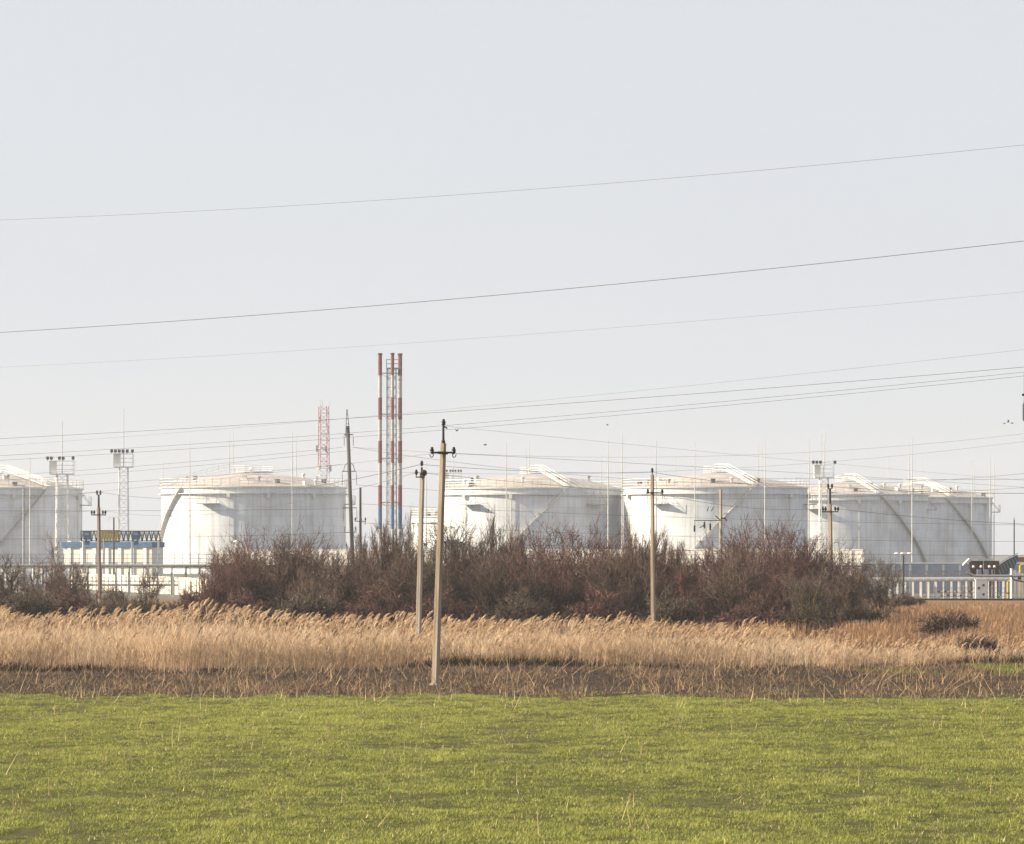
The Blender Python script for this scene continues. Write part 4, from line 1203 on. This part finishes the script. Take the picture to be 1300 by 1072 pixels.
# white hall with blue fascia (seen between the first two tanks), its long side turned to the sun
t, L = wall_between('white_hall', 'long white hall with blue fascia between the leftmost two tanks', 'building', (88, 803), (200, 796), 4, 0, ZY(695, 790), 'wall')
h1 = ZY(695, 790)
obj('blue_fascia', MB().box((L / 2, -.1, h1 + .45), (L + .4, 4.5, .9)), M['blue'], t)
for i in range(7): obj('wall_post', MB().box((L * (i + .5) / 7, -2.1, h1 / 2 + .5), (.6, .22, h1 + 1.2)), M['white'], t)
for i in range(6): obj('window', MB().box((L * (i + 1) / 7, -2.03, h1 * .5), (1.6, .08, .9)), M['steel'], t)
wall_between('perimeter_wall', 'white wall low behind the sprawling trees at the left', 'wall', (90, 660), (266, 520), .3, 0, 1.9, 'wall', 'offwhite', 30)
def bar_fence(label, pa, pb, H, step):
    ax, ay = GX(pa[0], pa[1]), pa[1]; bx, by = GX(pb[0], pb[1]), pb[1]
    t = thing('bar_fence', label, 'fence', (ax, ay, 0), math.atan2(by - ay, bx - ax)); L = math.hypot(bx - ax, by - ay)
    b = MB()
    for z in (.3, H * .55, H - .1): b.tube((0, 0, z), (L, 0, z), .035, .035, 4)
    for i in range(int(L / step)): b.tube((i * step, 0, .05), (i * step, 0, H), .022, .022, 4)
    obj('bars', b, M['steel'], t)
    for i in range(int(L / 3) + 1): obj('fence_post', MB().box((i * 3, .06, H / 2 + .1), (.12, .12, H + .2)), M['offwhite'], t)
bar_fence('grey bar fence before the white wall behind the left scrub', (-40, 520), (266, 512), 2.3, .30)
bar_fence('grey bar fence below the white posts of the right pipe rack', (1150, 492), (1345, 492), 1.3, .25)
# second light hall behind
wall_between('low_wall', 'pale grey wall at the foot of the leftmost tank', 'wall', (-60, 700), (100, 690), .3, 0, 3.0, 'gwall', 'offwhite', 14)
# gantry with blue cabins
d = 780; x0, x1 = GX(103, d), GX(204, d); za, zb = ZY(687, d), ZY(674.5, d)
t = thing('truss_gantry', 'long truss gantry with blue cabins and a yellow middle part above the white hall', 'gantry', (x0, d, 0))
Lg = x1 - x0
def truss(b, xa, xb, n, r=.07):
    for yy in (-.8, .8):
        b.tube((xa, yy, zb), (xb, yy, zb), r * 1.2, r * 1.2, 5); b.tube((xa, yy, za), (xb, yy, za), r * 1.2, r * 1.2, 5)
        for i in range(n):
            u, u2 = xa + (xb - xa) * i / n, xa + (xb - xa) * (i + 1) / n
            b.tube((u, yy, za), ((u + u2) / 2, yy, zb), r, r, 4); b.tube(((u + u2) / 2, yy, zb), (u2, yy, za), r, r, 4)
            b.tube((u, yy, za), (u, yy, zb), r * .8, r * .8, 4)
g = lambda px: GX(px, d) - x0
b = MB(); truss(b, 0, g(129), 4); truss(b, g(151), Lg, 9); obj('truss', b, M['dark'], t)
b = MB(); truss(b, g(129), g(151), 6, .10); obj('yellow_truss', b, M['yellow'], t)
obj('black_rail', MB().box((g(140), 0, zb + .1), (g(152) - g(128), 1.8, .12)).box((g(140), 0, za - .12), (g(152) - g(128), 1.8, .14)), M['dark'], t)
for px in (111, 173):
    c = obj('cabin', MB().box((g(px), -.2, (za + zb) / 2 + .1), (1.15, 2.0, 1.45)).box((g(px), -.2, za - .35), (.7, 1.5, .6)), M['dblue'], t)
    obj('cabin_window', MB().box((g(px), -1.23, (za + zb) / 2 + .35), (.7, .04, .4)), M['steel'], c)
for px in (106, 132, 168, 201): obj('leg', MB().tube((g(px), -.8, 0), (g(px), -.8, za), .12, .12, 6).tube((g(px), .8, 0), (g(px), .8, za), .12, .12, 6), M['white'], t)
# left pipe rack
def pipe_rack(label, pa, pb, pipes, posts, rail, postw=.22, m_post='offwhite', ztop=None, group='pipe racks along the plant edge'):
    ax, ay = GX(pa[0], pa[1]), pa[1]; bx, by = GX(pb[0], pb[1]), pb[1]
    t = thing('pipe_rack', label, 'pipe rack', (ax, ay, 0), math.atan2(by - ay, bx - ax), group)
    L = math.hypot(bx - ax, by - ay)
    for (z, r, yy, m) in pipes:
        obj('pipe', MB().tube((0, yy, z), (L, yy, z), r, r, 12), M[m], t, smooth=False)
    zt = ztop or max(p[0] for p in pipes)
    for i in range(posts):
        x = L * (i + .5) / posts + rnd.uniform(-.06, .06)
        w = postw * rnd.choice([.6, 1, 1, 1.2])
        obj('support_post', MB().box((x, .15, zt / 2 - .1), (w, w, zt - .2), -1.0).box((x, .1, zt - .14), (w * 1.6, 1.0, .12)), M[m_post], t)
    if rail:
        b = MB(); z0 = zt + .35; n = int(L / .9)
        for h in (0, .5, 1.0): b.tube((0, 0, z0 + h), (L, 0, z0 + h), .03, .03, 4)
        for i in range(n + 1): b.tube((L * i / n, 0, z0 - .2), (L * i / n, 0, z0 + 1.0), .03, .03, 4)
        obj('handrail', b, M['steel'], t)
    return t, L
d = 545
pipe_rack('steel pipe rack with handrail behind the scrub at the left', (-40, d), (262, d), [(ZY(718.5, d), .17, -.2, 'steel'), (ZY(721, d), .10, .3, 'offwhite'), (ZY(743, d), .12, -.2, 'steel'), (ZY(738, d), .07, .3, 'white')], 17, True, .16, 'steel')
t, L = pipe_rack('steel pipe rack seen through gaps of the thicket', (262, 560), (1095, 560), [(ZY(719, 560), .15, -.2, 'steel'), (ZY(722, 560), .12, .3, 'offwhite')], 36, True, .16, 'steel')
wall_between('bund_wall', 'long white wall low in front of the third and fourth tanks', 'wall', (270, 1010), (1096, 960), .4, 0, ZY(699, 990), 'wall', 'white', 60)
# right: grey wall with pale coping, pipe rack of white posts
t, L = wall_between('bund_wall', 'pale grey wall with white coping at the foot of the two rightmost tanks', 'wall', (1092, 568), (1345, 568), .35, 0, ZY(716, 568), 'gwall', 'white', 12)
d = 486
pipe_rack('pipe rack on many white posts at the right below the last tanks', (1096, 484), (1345, 506), [(ZY(737, d), .17, -.2, 'offwhite'), (ZY(734.5, d), .10, .35, 'white')], 26, False, .20, 'white')
# slatted grey walkway
ax = GX(1100, 520); bx = GX(1237, 520)
t = thing('slatted_walkway', 'raised walkway with blue-grey slatted railing before the fifth tank', 'walkway', (ax, 520, 0)); L = bx - ax
zt = ZY(725.5, 520); zb_ = ZY(731.5, 520)
b = MB().box((L / 2, 0, zb_), (L, .9, .12)).box((L / 2, -.4, zt), (L, .1, .12))
obj('deck', b, M['steel'], t)
b = MB(); n = 58
for i in range(n): b.box((L * (i + .5) / n, -.4, (zt + zb_) / 2), (.09, .06, zt - zb_ - .12))
obj('slats', b, M['steel'], t)
for i in range(6): obj('support_post', MB().box((L * (i + .5) / 6, 0, zb_ / 2 - .04), (.15, .15, zb_ - .1)), M['steel'], t)
# pipes at far right (darker)
d = 480
t = thing('pipeline', 'dark horizontal pipeline leaving at the right edge below the conveyor', 'pipe', (GX(1238, d), d, 0))
L = GX(1340, d) - GX(1238, d)
obj('pipe', MB().line([(-.9, 0, ZY(727, d)), (0, 0, ZY(731.5, d)), (L, 0, ZY(731.5, d))], .13, 10), M['steel'], t)
obj('saddle', MB().box((L * .55, 0, ZY(734, d)), (.3, .5, .35)), M['dark'], t)
obj('branch_pipe', MB().line([(L * .45, -.2, ZY(731, d)), (L * .47, -.2, ZY(736, d)), (L * .6, -.2, ZY(739, d))], .08, 8), M['dark'], t)
# loading shed with maroon box and brown columns
d = 510; x0 = GX(1222, d)
t = thing('loading_shed', 'maroon loading shed with pale slanted canopy and four round lamps at the right', 'shed', (x0, d, 0))
g = lambda px: GX(px, d) - x0
z = lambda y: ZY(y, d)
obj('canopy', MB().slab([(g(1222), -.9, z(718)), (g(1223), -.9, z(716)), (g(1230), -.9, z(709)), (g(1262), -.9, z(709.5)), (g(1262), -.9, z(712)), (g(1233), -.9, z(712))], (0, 1.8, 0)), M['offwhite'], t)
obj('maroon_body', MB().box(((g(1231) + g(1268)) / 2, .1, (z(712.3) + z(723)) / 2), (g(1268) - g(1231), 1.5, z(712.3) - z(723))), M['maroon'], t)
for px, w, m in ((1233.5, .30, 'rust'), (1239, .18, 'rust'), (1247.5, .20, 'maroon'), (1257, .26, 'maroon'), (1265.5, .34, 'maroon'), (1261.5, .16, 'rust'), (1236, .30, 'maroon')):
    obj('column', MB().box((g(px), .3, z(723) / 2), (w, w, z(723))).box((g(px), .3, .1), (w + .2, w + .2, .2)), M[m], t)
for px in (1234.8, 1244.5, 1255, 1261.5):
    obj('round_lamp', MB().lathe((g(px), -.95, z(719.5) - .14), [(.03, 0), (.12, .03), (.16, .12), (.13, .22), (.04, .28)], 12), M['white'], t, smooth=True)
obj('mullion', MB().box((g(1247.7), -.7, z(718)), (.08, .06, 1.2)), M['offwhite'], t)
# valve block
t = thing('valve_unit', 'white valve cabinet with dark round ports below the maroon shed', 'cabinet', (GX(1245.5, 484), 484, 0))
obj('cabinet', MB().box((0, 0, 1.05), (1.15, .7, 2.1)).box((0, 0, 2.14), (1.3, .85, .08)), M['white'], t)
for x, zz in ((-.25, 1.25), (.22, 1.55), (.22, .6)):
    obj('port', MB().tube((x, -.36, zz), (x, -.42, zz), .13, .12, 12).tube((x, -.42, zz), (x, -.46, zz), .05, .05, 6), M['dark'], t)
# conveyor
M['navy'] = mat('grimy_blue_paint', (0.035, 0.075, 0.135), 0.7, vscale=1.2, col2=(0.06, 0.06, 0.06))
d = 530; x0 = GX(1265, d)
t = thing('inclined_conveyor', 'blue inclined conveyor rising to the right behind the pipeline', 'conveyor', (x0, d, 0))
g = lambda px: GX(px, d) - x0; z = lambda y: ZY(y, d)
prof = [(1264, 722), (1270, 716), (1278, 711), (1286, 707), (1291.5, 704.5), (1291, 712), (1287, 721), (1281, 728), (1272, 731), (1265, 731)]
obj('trough', MB().slab([(g(a), -.7, z(b_)) for a, b_ in prof][::-1], (0, 1.4, 0)), M['navy'], t)
b = MB()
for i in range(7):
    a0, a1 = 1266 + i * 3.6, 719.5 - i * 2.15
    b.line([(g(a0), -.74, z(a1 + 1)), (g(a0 + 4), -.74, z(a1 + 10))], .035, 4)
b.line([(g(1264), -.74, z(719.5)), (g(1270), -.74, z(713.5)), (g(1278), -.74, z(708.5)), (g(1291), -.74, z(702.5))], .05, 5)
obj('side_ribs', b, M['steel'], t)
for px, yy in ((1270, 731), (1284, 725)): obj('leg', MB().tube((g(px), 0, 0), (g(px), 0, z(yy)), .09, .09, 6), M['dblue'], t)
# yellow pipes and white stands
d = 484
YG = 'yellow pipes at the plant edge'
for px, y0, y1, r, lab in ((1279.5, 739, 754, .11, 'short yellow upright pipe below the pipeline'), (1295.5, 718, 736, .14, 'thick yellow upright pipe at the right edge')):
    t = thing('yellow_pipe', lab, 'pipe', (GX(px, d + 3), d + 3, 0), 0, YG)
    obj('pipe', MB().tube((0, 0, 0), (0, 0, ZY(y0, d)), r, r, 10).tube((0, 0, ZY(y0, d)), (.35, 0, ZY(y0, d) + .05), r, r, 10), M['yellow'], t)
    obj('flange', MB().lathe((0, 0, ZY(y1, d)), [(r * 1.6, 0), (r * 1.6, .1)], 12), M['dark'], t)
for k, px in enumerate((1284, 1288.5, 1293, 1298)):
    lab = ['leftmost', 'second from left', 'third from left', 'rightmost'][k] + ' of the four tall white stands below the conveyor'
    t = thing('pipe_stand', lab, 'stand', (GX(px, d - 1), d - 1, 0), 0, 'tall white pipe stands at the right edge')
    zz = ZY(722 + k * 2, d)
    obj('upright', MB().box((0, 0, zz / 2), (.20, .18, zz), -1.0), M['white'], t)
    obj('brace', MB().tube((0, 0, zz), (.4, 0, zz - .9), .045, .045, 5), M['white'], t)
# low red-white barrier behind the posts
t = thing('barrier', 'low red and white barrier behind the white posts at the right', 'barrier', (GX(1190, 500), 500, 0))
Lb = GX(1245, 500) - GX(1190, 500); n = 14
obj('white_rail', MB().box((Lb / 2, 0, .75), (Lb, .08, .16)).box((Lb / 2, 0, .35), (Lb, .08, .16)), M['white'], t)
for i in range(0, n, 2): obj('red_stripe', MB().box((Lb * (i + .5) / n, -.05, .75), (Lb / n, .05, .18)).box((Lb * (i + 1.5) / n, -.05, .35), (Lb / n, .05, .18)), M['red'], t)
for i in range(4): obj('foot', MB().box((Lb * (i + .5) / 4, 0, .4), (.12, .12, .8)), M['steel'], t)
# dark kerb / track edge along the rack
d = 484
b = MB().box(((GX(1100, d) + GX(1345, d)) / 2, d - 1.2, .08), (GX(1345, d) - GX(1100, d), .5, .22))
tag(obj('kerb', b, M['dark']), kind='structure')
# pale low block at right horizon
t = thing('service_building', 'low pale building with dark red roof edge behind the conveyor at the right edge', 'building', (GX(1310, 640), 640, 0))
obj('wall', MB().box((0, 0, ZY(714, 640) / 2), (5.2, 6, ZY(714, 640))), M['wall'], t)
obj('roof', MB().box((0, 0, ZY(711.5, 640)), (5.8, 6.6, .45)).box((0, 0, ZY(708.5, 640)), (5.6, 6.4, .2)), M['rust'], t)
# white vertical vessel by the second tank
d = 1000
t = thing('standpipe', 'short white standpipe with bright top in front of the second tank', 'vessel', (GX(300, d), d, 0))
obj('vessel', MB().lathe((0, 0, 0), [(.45, 0), (.45, ZY(690, d)), (.62, ZY(689, d)), (.62, ZY(687.5, d)), (.2, ZY(686, d))], 12), M['white'], t)

# ---------------------------------------------------------------- air
HAZE = 0.00013
if HAZE > 0:
    b = MB().box((0, 1450, 31), (1900, 3100, 64))
    o = obj('haze', b, None); tag(o, kind='stuff')
    m = bpy.data.materials.new('haze'); m.use_nodes = True
    t = m.node_tree; t.nodes.remove(t.nodes['Principled BSDF'])
    vol = t.nodes.new('ShaderNodeVolumePrincipled')
    vol.inputs['Color'].default_value = (0.93, 0.95, 1.0, 1)
    vol.inputs['Density'].default_value = HAZE
    vol.inputs['Anisotropy'].default_value = 0.2
    t.links.new(vol.outputs[0], t.nodes['Material Output'].inputs['Volume'])
    o.data.materials.append(m)
    o.display_type = 'WIRE'
